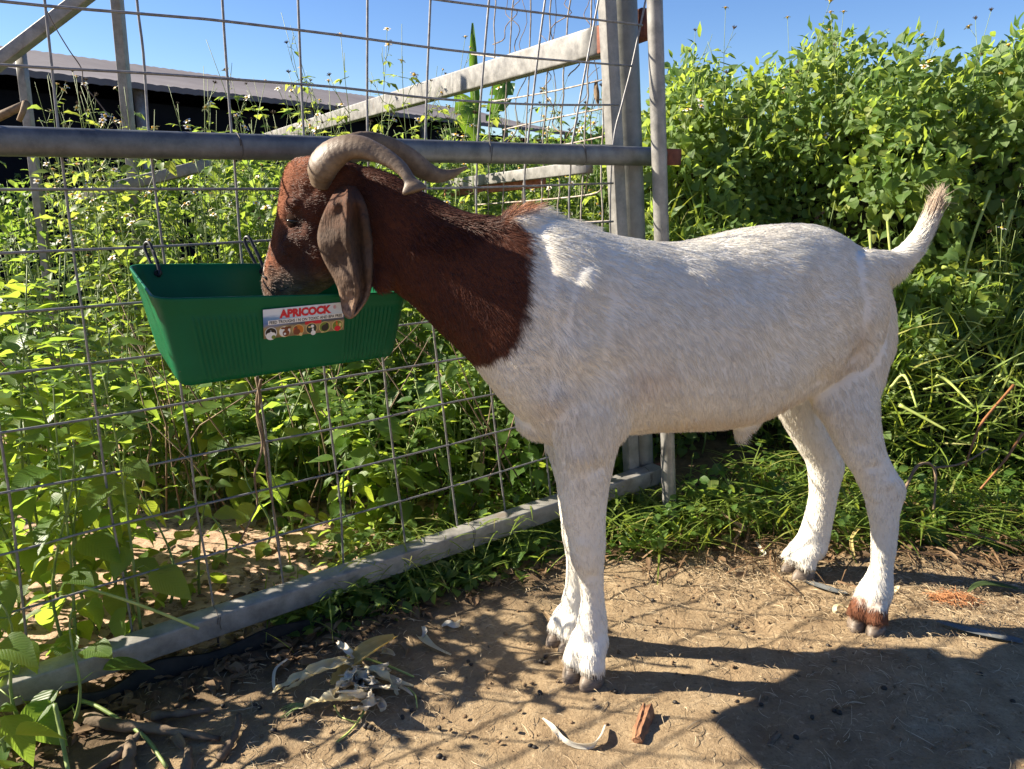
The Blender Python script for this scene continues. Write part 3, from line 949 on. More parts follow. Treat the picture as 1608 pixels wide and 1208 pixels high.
# ------------------------------------------------------------------ goat
def make_goat():
    MX = np.array([-0.60, -0.48, -0.35, -0.20, 0.0, 0.15, 0.45, 0.78, 1.2]); MY = np.array([1.505, 1.50, 1.487, 1.468, 1.452, 1.482, 1.600, 1.722, 1.88])
    ymid = lambda x: float(np.interp(x, MX, MY))
    AX = Vector((0.934, 0.356, 0.0)).normalized(); LAT = Vector((AX.y, -AX.x, 0.0))      # LAT points to the camera side
    root = empty('goat', (0.45, 1.60, gz(0.45, 1.6)), 'white goat with brown head and neck, curved horns and hanging ears, feeding at the trough', 'goat')
    shells = MB()
    def loft(st, lat_at, sub=4, n=28, pw=(0.92, 0.92), low=0.0):
        """st: (top xyz, bottom xyz, half width); closed shell"""
        data = [np.concatenate([np.array(T), np.array(B), [w]]) for T, B, w in st]
        rings = []
        for row in catmull(data, sub):
            T = Vector(row[:3]); B = Vector(row[3:6]); w = max(row[6], 0.004)
            c = (T + B) / 2; e = (T - B) / 2; l = lat_at(c)
            r = []
            for j in range(n):
                th = 2 * math.pi * j / n
                s, k = math.sin(th), math.cos(th)
                s2 = math.copysign(abs(s) ** pw[0], s); k2 = math.copysign(abs(k) ** pw[1], k)
                r.append(c + e * k2 + l * (w * s2 * (1 - low * k)))
            rings.append(r)
        shells.rings(rings, 0, True)
    def U(x, y, off=0.0): return on_curtain(x, y, ymid, off)
    latT = lambda c: LAT
    latH = lambda c: Vector((-0.13, -1, 0)).normalized()
    # trunk
    tr = [(806, 372, 640, .085), (825, 352, 672, .105), (850, 341, 692, .122), (900, 350, 694, .138), (960, 368, 676, .145), (1030, 379, 670, .156), (1100, 377, 668, .162), (1165, 362, 655, .156),
          (1222, 353, 628, .142), (1280, 355, 604, .128), (1325, 376, 598, .110), (1354, 402, 592, .088), (1373, 436, 572, .062), (1384, 480, 542, .032)]
    loft([(tuple(U(x, t)), tuple(U(x, b)), w) for x, t, b, w in tr], latT, 4, 32, (0.9, 0.88), 0.12)
    # neck
    nk = [((540, 268), (548, 400), .046), ((575, 262), (572, 428), .056), ((620, 276), (612, 452), .062), ((668, 303), (650, 480), .066), ((720, 328), (690, 520), .074), ((770, 343), (738, 566), .088), ((822, 346), (790, 630), .104), ((870, 352), (835, 672), .110)]
    loft([(tuple(U(*t)), tuple(U(*b)), w) for t, b, w in nk], lambda c: Vector((0.12, -1, 0)).normalized(), 4, 28, (0.92, 0.9), 0.1)
    # head: sections from the poll down to the lips
    hd = [((500, 243), (566, 262), .036), ((462, 250), (566, 292), .050), ((445, 272), (562, 345), .056), ((440, 305), (556, 392), .061), ((435, 340), (545, 425), .062), ((429, 368), (522, 446), .055), ((422, 396), (490, 466), .046), ((416, 420), (466, 478), .041), ((413, 440), (452, 482), .036), ((416, 456), (445, 482), .028), ((420, 466), (440, 480), .016)]
    loft([(tuple(U(*t)), tuple(U(*b)), w) for t, b, w in hd], latH, 4, 28, (1.0, 0.9), 0.30)
    def blob(px, py, off, ra, rl, rz, axis=AX, lat=LAT):
        c = U(px, py); c = c + lat * off
        shells.ellipsoid(c, axis * ra, lat * rl, Vector((0, 0, rz)), 18, 12)
    # brow and cheek, shoulder and thigh masses on both sides
    for sgn in (1, -1):
        c = U(478, 320) + latH(None) * (0.050 * sgn); shells.ellipsoid(c, (0.020, 0, 0.004), (0, 0.012, 0), (-0.003, 0, 0.012), 12, 8)
        c = U(478, 372) + latH(None) * (0.052 * sgn); shells.ellipsoid(c, (0.026, 0, 0.012), (0, 0.012, 0), (-0.006, 0, 0.010), 12, 8)
        c = U(512, 398) + latH(None) * (0.045 * sgn); shells.ellipsoid(c, (0.036, 0, -0.01), (0, 0.022, 0), (0.01, 0, 0.05), 12, 8)
        blob(895, 520, 0.085 * sgn, 0.070, 0.052, 0.145)
        blob(925, 610, 0.085 * sgn, 0.055, 0.045, 0.100)
        blob(1302, 490, 0.075 * sgn, 0.078, 0.056, 0.140)
        blob(1320, 560, 0.072 * sgn, 0.046, 0.050, 0.110)
    blob(845, 655, 0.0, 0.045, 0.060, 0.045)
    blob(830, 350, 0.0, 0.060, 0.040, 0.020)
    # legs: rows of (photo y, left x, right x, depth y, lateral ratio)
    def leg(rows, cap=True):
        st = []
        for (py, x0, x1, Y, k) in rows:
            a = at_y(x0, py, Y); b = at_y(x1, py, Y)
            c = (a + b) / 2; h = (b - a).length / 2
            st.append(np.array([c.x, c.y, c.z, h, h * k]))
        rings = []
        for r in catmull(st, 4):
            c = Vector(r[:3])
            rings.append([c + Vector((1, 0, 0)) * (r[3] * math.cos(t)) + Vector((0, 1, 0)) * (r[4] * math.sin(t)) for t in np.linspace(0, 2 * math.pi, 20, endpoint=False)])
        shells.rings(rings, 0, True)
    FN_ = 1.418; FF_ = 1.535
    leg([(560, 862, 985, 1.395, .50), (640, 862, 982, 1.392, .62), (690, 868, 972, 1.395, .72), (725, 873, 964, 1.400, .80), (759, 877, 957, 1.404, .88), (790, 880, 953, 1.407, .92), (818, 884, 951, 1.41, .95), (840, 890, 951, 1.412, 1.0), (858, 893, 951, 1.413, 1.05), (880, 897, 949, 1.414, 1.05), (900, 905, 948, 1.416, 1.0), (920, 910, 948, 1.417, .95), (945, 912, 950, 1.418, .95), (968, 908, 953, 1.418, 1.0), (988, 905, 954, 1.417, 1.05), (1004, 905, 950, 1.414, 1.0), (1018, 908, 944, 1.410, .9)])
    leg([(580, 858, 970, 1.545, .5), (650, 850, 950, 1.548, .62), (690, 854, 940, 1.548, .72), (725, 864, 936, 1.546, .80), (759, 873, 934, 1.543, .88), (800, 878, 932, 1.54, .92), (822, 881, 933, 1.537, 1.0), (845, 883, 934, 1.536, 1.05), (868, 888, 930, 1.535, 1.0), (892, 889, 924, 1.535, .95), (920, 887, 920, 1.535, .95), (942, 882, 920, 1.533, 1.0), (960, 880, 920, 1.531, 1.05), (976, 880, 916, 1.528, .9)])
    HN_ = 1.605; HF_ = 1.86
    leg([(560, 1270, 1380, 1.625, .42), (610, 1268, 1380, 1.615, .50), (640, 1276, 1380, 1.608, .58), (669, 1296, 1382, 1.606, .68), (700, 1312, 1388, 1.605, .72), (722, 1324, 1397, 1.605, .70), (742, 1338, 1408, 1.605, .68), (758, 1346, 1419, 1.605, .68), (772, 1353, 1421, 1.605, .70), (788, 1359, 1416, 1.604, .80), (806, 1363, 1411, 1.603, .90), (830, 1368, 1409, 1.602, .95), (860, 1369, 1406, 1.601, 1.0), (885, 1368, 1402, 1.60, 1.0), (905, 1362, 1401, 1.598, 1.02), (922, 1352, 1401, 1.595, 1.0), (938, 1346, 1398, 1.592, .95), (950, 1342, 1388, 1.588, .85)])
    leg([(560, 1215, 1330, 1.83, .45), (610, 1213, 1305, 1.835, .52), (644, 1219, 1292, 1.84, .60), (669, 1231, 1302, 1.845, .66), (690, 1243, 1311, 1.848, .70), (708, 1254, 1318, 1.85, .70), (724, 1264, 1325, 1.852, .68), (738, 1268, 1325, 1.853, .70), (755, 1270, 1320, 1.853, .78), (779, 1271, 1314, 1.853, .92), (805, 1266, 1309, 1.853, .95), (830, 1259, 1304, 1.852, 1.0), (848, 1251, 1300, 1.85, 1.02), (862, 1240, 1296, 1.847, 1.0), (874, 1228, 1284, 1.843, .9)])
    # feet
    hoof_specs = []
    def foot(px, py, Y, dirv, size, brown=False):
        """pastern digits down to two hooves; (px,py) = fetlock centre"""
        p = at_y(px, py, Y); d = Vector(dirv).normalized(); s = Vector((d.y, -d.x, 0))
        g = gz(p.x, p.y)
        for k in (1, -1):
            top = p + s * (0.010 * k * size)
            cor = Vector((p.x, p.y, 0)) + d * (0.024 * size) + s * (0.0190 * k * size); cor.z = g + 0.023 * size
            mid = top.lerp(cor, 0.5) + d * (0.006 * size)
            shells.tube([top + Vector((0, 0, .012)), top, mid, cor, cor + (cor - mid) * 0.12], [0.018 * size, 0.022 * size, 0.0215 * size, 0.0215 * size, 0.015 * size], 12)
            hoof_specs.append((cor, d, s, g, size, brown, k))
        # dew claws at the back of the fetlock
        for k in (1, -1):
            shells.ellipsoid(p - d * 0.017 * size + s * (0.012 * k) - Vector((0, 0, 0.008)), (0.009, 0, 0), (0, 0.009, 0), (0, 0, 0.014), 8, 6)
    foot(929, 997, 1.416, (-0.62, -0.78, 0), 1.22)
    foot(899, 960, 1.532, (-0.75, -0.66, 0), 1.12)
    foot(1371, 930, 1.594, (-0.62, -0.78, 0), 1.12, True)
    foot(1272, 852, 1.850, (-0.93, -0.36, 0), 1.25)
    # tail
    tl = [(1350, 424, .044), (1388, 424, .042), (1414, 409, .029), (1436, 386, .022), (1452, 360, .017), (1463, 335, .014), (1470, 318, .010)]
    pts = []; rr = []
    for r in catmull([np.array([*U(x, y), w]) for x, y, w in tl], 4):
        pts.append(Vector(r[:3])); rr.append(r[3])
    shells.tube(pts, rr, 16)
    shells.ellipsoid(U(1380, 455), AX * 0.020, LAT * 0.03, Vector((0, 0, 0.045)), 12, 8)
    # sheath under the belly, wattle at the throat
    shells.tube([U(1188, 625, -.02), U(1174, 656, -.02), U(1164, 676, -.02), U(1159, 687, -.02)], [0.040, 0.032, 0.020, 0.010], 12)
    shells.tube([U(604, 405, -.030), U(602, 432, -.045), U(600, 452, -.05), U(599, 459, -.05)], [0.018, 0.021, 0.020, 0.010], 12)
    tmp = shells.build('goat_shells', [bpy.data.materials.new('tmp')])
    md = tmp.modifiers.new('r', 'REMESH'); md.mode = 'VOXEL'; md.voxel_size = 0.0047; md.use_smooth_shade = True
    ms = tmp.modifiers.new('s', 'SMOOTH'); ms.factor = 0.5; ms.iterations = 9
    bpy.context.view_layer.update()
    dg = bpy.context.evaluated_depsgraph_get()
    me = bpy.data.meshes.new_from_object(tmp.evaluated_get(dg))
    old = tmp.data
    bpy.data.objects.remove(tmp); bpy.data.meshes.remove(old)
    me.name = 'body'
    nv = len(me.vertices)
    V = np.empty(nv * 3, np.float32); me.vertices.foreach_get('co', V); V = V.reshape(-1, 3).astype(float)
    Nn = np.empty(nv * 3, np.float32); me.vertices.foreach_get('normal', Nn); Nn = Nn.reshape(-1, 3).astype(float)
    # ---- bones and folds of the face, pushed in or out along the surface
    from mathutils.bvhtree import BVHTree
    bvh = BVHTree.FromPolygons([Vector(v) for v in V], [tuple(p.vertices) for p in me.polygons])
    def hitp(px, py):
        loc, nor, _, _ = bvh.ray_cast(CAMP, ray(px, py).normalized())
        return np.array(loc) if loc is not None else np.array(tuple(at_y(px, py, 1.43)))
    FEAT = [(452, 350, .017, -.0070), (470, 352, .014, -.0040), (462, 321, .011, .0060), (480, 328, .012, .0050), (494, 340, .012, .0040),
            (484, 366, .012, .0050), (468, 380, .012, .0050), (452, 394, .011, .0040), (440, 374, .014, -.0045), (448, 412, .013, -.0045), (470, 410, .016, -.0040),
            (424, 424, .014, .0050), (430, 446, .013, .0040), (415, 428, .007, -.0030), (506, 400, .026, .0060), (502, 352, .020, -.0050), (488, 300, .016, -.0040), (455, 296, .014, .0030), (436, 300, .010, -.0035),
            (492, 430, .016, .0040), (476, 440, .014, -.0030), (880, 470, .05, .010), (905, 560, .05, .008), (865, 590, .05, -.008), (960, 590, .05, -.010), (955, 480, .06, -.006), (870, 630, .03, .006),
            (1270, 420, .05, .007), (1225, 560, .06, -.008), (1290, 600, .035, -.009), (1345, 560, .028, -.008), (1330, 480, .04, .006), (1372, 500, .025, .004), (1200, 440, .05, -.006), (1352, 700, .02, -.004), (1372, 735, .014, -.006), (1398, 758, .012, .004), (1375, 782, .012, .003),
            (915, 855, .016, .004), (930, 905, .014, -.003), (912, 720, .025, .005), (940, 735, .02, -.004), (925, 960, .012, .002)]
    cen = np.array([hitp(f[0], f[1]) for f in FEAT])
    disp = np.zeros(nv)
    for cpt, f in zip(cen, FEAT):
        d2 = np.sum((V - cpt) ** 2, axis=1)
        disp += f[3] * np.exp(-d2 / (f[2] ** 2) * 1.2)
    headm = sstep(-0.30, -0.36, V[:, 0])
    disp += headm * 0.0010 * vnoise(V[:, 0] * 110, V[:, 1] * 110, V[:, 2] * 70, 201)
    muz = headm * sstep(0.90, 0.86, V[:, 2])
    disp += muz * 0.0012 * vnoise(V[:, 0] * 190, V[:, 1] * 190, V[:, 2] * 260, 202)
    tors = sstep(0.10, 0.2, (V - np.array([0.0, 1.452, 0.0])) @ np.array(AX)) * (V[:, 2] > .5)
    disp += tors * 0.0028 * vnoise(V[:, 0] * 16, V[:, 1] * 16, V[:, 2] * 7, 203)
    V = V + Nn * disp[:, None]
    me.vertices.foreach_set('co', V.astype(np.float32).ravel()); me.update()
    Nn = np.empty(nv * 3, np.float32); me.vertices.foreach_get('normal', Nn); Nn = Nn.reshape(-1, 3).astype(float)
    # ---- masks in goat coordinates: s along the trunk axis, q across, z
    A = np.array(AX); L = np.array(LAT)
    O = np.array([0.0, 1.452, 0.0])
    def coords(P):
        d = P - O
        return d @ A, d @ L, P[:, 2]
    # brown hood edge (measured at the near flank)
    edge = [(800, 322), (828, 372), (833, 420), (828, 470), (815, 525), (800, 552), (768, 582), (740, 596)]
    ez = []; es = []
    for x, y in edge:
        p = at_y(x, y, 1.37 if y > 380 else 1.42); dd = np.array(p) - O
        ez.append(p.z); es.append(float(dd @ A))
    ez = np.array(ez)[::-1]; es = np.array(es)[::-1]
    foreP = np.array([tuple(U(x, y)) for x, y in ((470, 250), (440, 276), (432, 310), (425, 345), (418, 378), (412, 408), (409, 440), (414, 456))])
    eyeP = np.array(tuple(at_y(462, 345, 1.425)))
    tailtip = np.array(tuple(U(1462, 335)))
    cor_brown = np.array([tuple(h[0]) for h in hoof_specs if h[5]])
    tail0 = np.array(tuple(U(1398, 430)))
    def colour(P):
        s, q, z = coords(P)
        n1 = vnoise(P[:, 0] * 60, P[:, 1] * 60, P[:, 2] * 60, 51); n2 = vnoise(P[:, 0] * 14, P[:, 1] * 14, P[:, 2] * 14, 52); n3 = vnoise(P[:, 0] * 160, P[:, 1] * 160, P[:, 2] * 160, 53)
        b = np.interp(z, ez, es)
        brown = sstep(0.010, -0.010, s - b + 0.006 * n1 + 0.005 * n3) * (z > 0.45) 
        white = np.array([0.735, 0.700, 0.620]); cream = np.array([0.60, 0.495, 0.37]); 
        W = white + (cream - white) * np.clip(0.06 + 0.12 * n2 + 0.05 * n1, 0, 1)[:, None]
        # buff stains on belly, thigh and forearms
        def stain(c, r, k, col):
            nonlocal W
            d = np.linalg.norm((P - np.array(tuple(c))) / np.array(r), axis=1)
            m = np.clip(sstep(1.0, 0.1, d) * k * 0.68 * (0.85 + 0.3 * n1), 0, 1)[:, None]
            W = W * (1 - m) + np.array(col) * m
        stain(at_y(1335, 540, 1.60), (.05, .12, .075), .75, (.36, .25, .15))
        stain(at_y(1372, 500, 1.66), (.03, .12, .075), .55, (.42, .30, .19))
        stain(at_y(1322, 580, 1.58), (.05, .10, .05), .5, (.40, .28, .18))
        stain(at_y(1020, 600, 1.38), (.09, .12, .055), .42, (.48, .34, .26))
        stain(at_y(1110, 668, 1.48), (.26, .2, .05), .55, (.52, .36, .21))
        stain(at_y(870, 640, 1.38), (.07, .12, .06), .40, (.50, .38, .28))
        stain(at_y(1240, 640, 1.55), (.11, .2, .05), .55, (.50, .35, .21))
        stain(at_y(1395, 770, 1.60), (.03, .05, .03), .35, (.38, .28, .18))
        stain(at_y(1290, 690, 1.85), (.05, .06, .06), .40, (.44, .32, .24))
        stain(at_y(930, 960, 1.41), (.03, .05, .06), .25, (.48, .36, .24))
        stain(at_y(905, 875, 1.41), (.022, .05, .03), .35, (.44, .32, .20))
        # brown of the hood
        db = np.array([0.056, 0.017, 0.0085]); dk = np.array([0.020, 0.008, 0.006]); lt = np.array([0.125, 0.040, 0.017])
        t = np.clip(0.42 + 0.45 * n2 + 0.30 * n1, 0, 1)[:, None]
        B = db * (1 - t * 0.5) + lt * (t * 0.5)
        topz = sstep(0.06, 0.0, np.abs(q)) * sstep(0.93, 1.0, z) * (P[:, 0] > -0.36)
        B = B * (1 - 0.65 * topz[:, None]) + dk * (0.65 * topz[:, None])
        # face: sunlit red painted at the brow, grey tan at the lips, white blaze down the nose
        head = sstep(-0.26, -0.33, P[:, 0])
        face = np.array([0.205, 0.066, 0.026])
        mface = head * sstep(0.06, 0.0, np.min(np.linalg.norm(P[:, None, :] - foreP[None, :, :], axis=2), axis=1) - 0.028)
        B = B * (1 - mface[:, None] * 0.75) + face * (mface[:, None] * 0.75)
        lip = head * sstep(0.855, 0.815, z)
        B = B * (1 - lip[:, None] * 0.7) + np.array([0.22, 0.145, 0.095]) * (lip[:, None] * 0.7)
        dl = np.min(np.linalg.norm(P[:, None, :] - catm[None, :, :], axis=2), axis=1)
        bl = head * sstep(0.020, 0.012, dl + 0.003 * n1) * sstep(1.01, 0.99, z)
        B = B * (1 - bl[:, None]) + np.array([0.62, 0.56, 0.48]) * bl[:, None]
        dke = head * sstep(0.030, 0.012, np.linalg.norm(P - np.array(tuple(U(440, 292))), axis=1)) * 0.8  # grey shade on the forehead, painted into the coat colour
        B = B * (1 - dke[:, None]) + np.array([0.045, 0.035, 0.034]) * dke[:, None]
        de = sstep(0.024, 0.010, np.linalg.norm(P - eyeP, axis=1)) * 0.6
        B = B * (1 - de[:, None]) + np.array([0.030, 0.018, 0.012]) * de[:, None]
        mot = head * sstep(0.1, 0.5, vnoise(P[:, 0] * 90, P[:, 1] * 90, P[:, 2] * 120, 57)) * sstep(0.93, 0.87, z) * 0.6
        B = B * (1 - mot[:, None]) + np.array([0.055, 0.034, 0.026]) * mot[:, None]
        patch = head * sstep(0.0, 0.5, vnoise(P[:, 0] * 26 + 3, P[:, 1] * 26, P[:, 2] * 20, 58)) * 0.55 * sstep(0.98, 0.93, z)
        B = B * (1 - patch[:, None]) + np.array([0.036, 0.016, 0.011]) * patch[:, None]
        C = W * (1 - brown[:, None]) + B * brown[:, None]
        # ginger tuft at the withers
        wi = np.array(tuple(U(812, 335)))
        g = sstep(0.040, 0.012, np.linalg.norm((P - wi) * np.array([1, 1, 1.0]), axis=1)) * 0.9
        C = C * (1 - g[:, None]) + np.array([0.34, 0.115, 0.030]) * g[:, None]
        tt = sstep(0.050, 0.020, np.linalg.norm(P - tailtip, axis=1)) * 0.75 * (q > -0.01)
        C = C * (1 - tt[:, None]) + np.array([0.36, 0.23, 0.125]) * tt[:, None]
        if len(cor_brown):
            d = np.min(np.linalg.norm(P[:, None, :] - cor_brown[None, :, :], axis=2), axis=1)
            m = sstep(0.064, 0.040, d + 0.016 * n1 + 0.008 * n3) * (z < 0.10)
            C = C * (1 - m[:, None]) + np.array([0.145, 0.056, 0.028]) * m[:, None]
        low = sstep(0.045, 0.012, z + 0.008 * n1) * 0.6
        C = C * (1 - low[:, None]) + np.array([0.16, 0.12, 0.085]) * low[:, None]
        return np.clip(C, 0, 1)
    catm = np.array(catmull(list(foreP), 8))
    C = colour(V)
    at = me.color_attributes.new('coat_colour', 'FLOAT_COLOR', 'POINT')
    at.data.foreach_set('color', np.concatenate([C, np.ones((nv, 1))], 1).astype(np.float32).ravel())
    t = NT('goat_skin')
    col = t.attr('coat_colour', 'Color')
    v = t.coord('Object')
    wv = t.noise(t.coord('Object', (18, 18, 60)), 6, 4, 0.6)
    t.base(t.mix(t.math('MULTIPLY', wv, 0.08), col, (0.03, 0.02, 0.015), 'MIX'))
    t.set(rough=0.85, spec=0.15)
    t.bump(wv, 0.25, 0.004)
    me.materials.clear(); me.materials.append(t.m)
    body = bpy.data.objects.new('body', me)
    body.parent = root; body.matrix_parent_inverse = Matrix.Translation(-Vector(root.location)); COL.objects.link(body)
    # ---- coat: short hairs laid along the growth direction
    me.calc_loop_triangles()
    nt_ = len(me.loop_triangles)
    T = np.empty(nt_ * 3, np.int32); me.loop_triangles.foreach_get('vertices', T); T = T.reshape(-1, 3)
    P0, P1, P2 = V[T[:, 0]], V[T[:, 1]], V[T[:, 2]]
    area = 0.5 * np.linalg.norm(np.cross(P1 - P0, P2 - P0), axis=1)
    NH = 190000
    pick = RNG.choice(nt_, NH, p=area / area.sum())
    r1 = np.sqrt(RNG.random(NH)); r2 = RNG.random(NH)
    w0, w1, w2 = 1 - r1, r1 * (1 - r2), r1 * r2
    P = P0[pick] * w0[:, None] + P1[pick] * w1[:, None] + P2[pick] * w2[:, None]
    Nh = Nn[T[pick, 0]] * w0[:, None] + Nn[T[pick, 1]] * w1[:, None] + Nn[T[pick, 2]] * w2[:, None]
    Nh /= np.linalg.norm(Nh, axis=1, keepdims=True) + 1e-9
    s, q, z = coords(P)
    head = sstep(-0.24, -0.33, P[:, 0])
    neck = sstep(0.06, -0.06, s) * (1 - head)
    tailm = sstep(-0.025, 0.035, s - (np.dot(tail0 - O, A) + 0.034)) * (z > 0.78)
    legm = sstep(0.50, 0.40, z) * (1 - sstep(0.42, 0.46, z) * 0.3)
    up = np.array([0, 0, 1.0])
    F = A[None, :] * 0.85 - up[None, :] * 0.55
    sw = vnoise(P[:, 0] * 5, P[:, 1] * 5, P[:, 2] * 5, 61); sw2 = vnoise(P[:, 0] * 13, P[:, 1] * 13, P[:, 2] * 13, 62)
    F = F + up[None, :] * (0.45 * sw)[:, None] + A[None, :] * (0.30 * sw2)[:, None]
    lowb = sstep(0.78, 0.55, z)[:, None]
    F = F * (1 - lowb * 0.5) - up[None, :] * lowb * 0.7
    F = F * (1 - neck[:, None]) + (A[None, :] * 0.6 - up[None, :] * 0.75) * neck[:, None]
    F = F * (1 - legm[:, None]) + (A[None, :] * 0.15 - up[None, :]) * legm[:, None]
    F = F * (1 - head[:, None]) + (np.array([0.55, -0.1, 0.15]) - up * 0.1) * head[:, None]
    F = F * (1 - tailm[:, None]) + (np.array([0.42, 0.16, 0.95])) * tailm[:, None]
    F = F + RNG.normal(0, 0.09, (NH, 3))
    cl = np.stack([vnoise(P[:, 0] * 45, P[:, 1] * 45, P[:, 2] * 45, 70 + k) for k in range(3)], 1)
    F = F + 0.26 * cl
    F = F - Nh * np.sum(F * Nh, axis=1, keepdims=True)
    F /= np.linalg.norm(F, axis=1, keepdims=True) + 1e-9
    ln = 0.021 * np.ones(NH)
    ln = ln * (1 - head) + 0.0075 * head
    ln = ln * (1 - legm) + 0.013 * legm
    ln = ln * (1 - neck) + 0.013 * neck
    dtip = np.linalg.norm(P - tailtip, axis=1)
    ln = np.where(tailm > 0.5, 0.026 + 0.024 * sstep(0.10, 0.02, dtip), ln)
    ridge = sstep(0.035, 0.010, np.abs(q)) * (z > 0.88) * (1 - head) * (s < 0.16)
    ln = ln + 0.010 * ridge
    wi = np.array(tuple(U(812, 335)))
    ln = ln + 0.014 * sstep(0.05, 0.01, np.linalg.norm(P - wi, axis=1))
    shp = np.array(tuple(U(1160, 690, -.02)))
    ln = ln + 0.012 * sstep(0.030, 0.008, np.linalg.norm(P - shp, axis=1))
    ln = ln * RNG.uniform(0.55, 1.25, NH)
    ln = np.where(z < 0.055, ln * 1.15, ln)
    lift = 0.09 + 0.15 * RNG.random(NH) + 0.35 * ridge + 0.22 * head + 0.10 * neck
    keep = np.ones(NH, bool)
    D0 = F + Nh * lift[:, None]
    D0 /= np.linalg.norm(D0, axis=1, keepdims=True)
    K = 4
    pos = np.empty((NH, K, 3)); cur = P - Nh * 0.0008
    for k in range(K):
        pos[:, k] = cur
        bend = D0 - Nh * (0.16 * k)[..., None] if False else D0 - Nh * (0.055 * k) - up * (0.05 * k)
        bend /= np.linalg.norm(bend, axis=1, keepdims=True)
        cur = cur + bend * (ln / (K - 1))[:, None]
    hc = bpy.data.hair_curves.new('coat')
    hc.add_curves([K] * NH)
    hc.attributes['position'].data.foreach_set('vector', pos.astype(np.float32).ravel())
    ra = hc.attributes.get('radius') or hc.attributes.new('radius', 'FLOAT', 'POINT')
    rad = np.tile(np.array([0.00036, 0.00034, 0.00026, 0.00008]), NH)
    ra.data.foreach_set('value', rad.astype(np.float32))
    ca = hc.attributes.new('coat_colour', 'FLOAT_COLOR', 'CURVE')
    HC = colour(P)
    isb = (HC[:, 2] < 0.2)[:, None]
    HC = HC * np.where(isb, RNG.uniform(0.45, 1.75, (NH, 1)), RNG.uniform(0.80, 1.12, (NH, 1)))
    HC = np.clip(HC, 0, 0.82)
    ca.data.foreach_set('color', np.concatenate([HC, np.ones((NH, 1))], 1).astype(np.float32).ravel())
    t = NT('goat_hair')
    t.base(t.attr('coat_colour', 'Color')); t.set(rough=0.5, spec=0.35)
    hc.materials.append(t.m)
    ho = bpy.data.objects.new('coat', hc); ho.parent = body; COL.objects.link(ho)
    # ---- hooves
    hm = simple_mat('dark_hoof', (0.070, 0.052, 0.038), (0.200, 0.155, 0.118), 60, 0.5, 0.3, 0.003, stretch=(1, 1, 5))
    for cor, d, sd, g, size, brown, k in hoof_specs:
        mb = MB(); rings = []
        for zz, fwd, back, wid in ((-0.006, 0.031, 0.024, 0.0185), (0.003, 0.030, 0.024, 0.0188), (0.010, 0.027, 0.022, 0.0182), (0.016, 0.022, 0.020, 0.0165), (0.021, 0.014, 0.014, 0.011)):
            c0 = Vector((cor.x, cor.y, g)) + Vector((0, 0, zz * size))
            r = []
            for j in range(16):
                an = 2 * math.pi * j / 16
                x = math.cos(an); y = math.sin(an)
                f = (fwd if x > 0 else back) * size
                ww = wid * size * (1 - 0.30 * max(x, 0) ** 2)
                r.append(c0 + d * (x * f) + sd * (y * ww - k * 0.0022 * max(x, 0) * size))
            rings.append(r)
        mb.rings(rings)
        mb.build('hoof', hm, root)
    # ---- horns
    t = NT('horn')
    v = t.coord('Object')
    f = t.noise(v, 26, 6, 0.65)
    st_ = t.noise(t.coord('Object', (14, 60, 14)), 4, 5, 0.6, 0.5)
    c = t.ramp(f, [(0.28, (0.075, 0.050, 0.032)), (0.55, (0.15, 0.106, 0.068)), (0.78, (0.25, 0.19, 0.128))])
    c = t.mix(t.ramp(st_, [(0.55, 0.0), (0.75, 0.7)]), c, (0.075, 0.048, 0.032))
    t.base(c); t.set(rough=0.52, spec=0.4)
    t.bump(t.math('ADD', t.math('MULTIPLY', st_, 0.8), f), 0.35, 0.004)
    horn_m = t.m
    def horn(st, label, ringn, flat=0.72, tipflat=False):
        data = catmull([np.array([*at_y(x, y, Y), w * (Y * .967) / FPX / 2]) for x, y, Y, w in st], 10)
        pts = [Vector(r[:3]) for r in data]
        # arc length
        al = [0]
        for i in range(1, len(pts)): al.append(al[-1] + (pts[i] - pts[i - 1]).length)
        # resample fine for the growth rings
        n = 90; out = []
        for i in range(n):
            sL = al[-1] * i / (n - 1)
            j = min(max(int(np.searchsorted(al, sL)) - 1, 0), len(pts) - 2)
            u = (sL - al[j]) / max(al[j + 1] - al[j], 1e-9)
            out.append((pts[j].lerp(pts[j + 1], u), data[j][3] * (1 - u) + data[j + 1][3] * u, sL))
        mb = MB(); rings = []; prev = None
        for i, (p, r, sL) in enumerate(out):
            tg = (out[min(i + 1, n - 1)][0] - out[max(i - 1, 0)][0]).normalized()
            a = Vector((0, 0, 1)) if prev is None else prev
            a = (a - tg * a.dot(tg)).normalized(); b = tg.cross(a); prev = a
            fr = sL / al[-1]
            amp = 0.034 * max(0.0, 1 - fr * 1.10) + 0.008
            rg = 1 + amp * (2 * abs(((fr * ringn + 0.10 * math.sin(fr * 40)) % 1) - 0.5) - 0.5)
            row = []
            for j in range(26):
                an = 2 * math.pi * j / 26
                ex_ = math.cos(an); ey_ = math.sin(an)
                keel = 1 + 0.10 * max(0, ex_) ** 6
                ww = rg + amp * 0.25 * math.sin(3 * an + fr * 30)
                row.append(p + a * (r * ex_ * ww * keel) + b * (r * (flat - (0.42 * float(sstep(.86, 1.0, fr)) if tipflat else 0)) * ey_ * ww))
            rings.append(row)
        mb.rings(rings)
        o = mb.build('horn', horn_m, root); o['label'] = label
    horn([(503, 290, 1.440, 40), (505, 267, 1.430, 58), (518, 248, 1.422, 57), (541, 234, 1.412, 46), (566, 232, 1.404, 37), (592, 241, 1.397, 30), (614, 253, 1.388, 25), (630, 265, 1.380, 21), (640, 278, 1.372, 18), (645, 287, 1.366, 23), (648, 293, 1.360, 32), (650, 299, 1.357, 38), (651, 302, 1.356, 34)], 'near curved horn with a flared blunt tip', 26, tipflat=True)
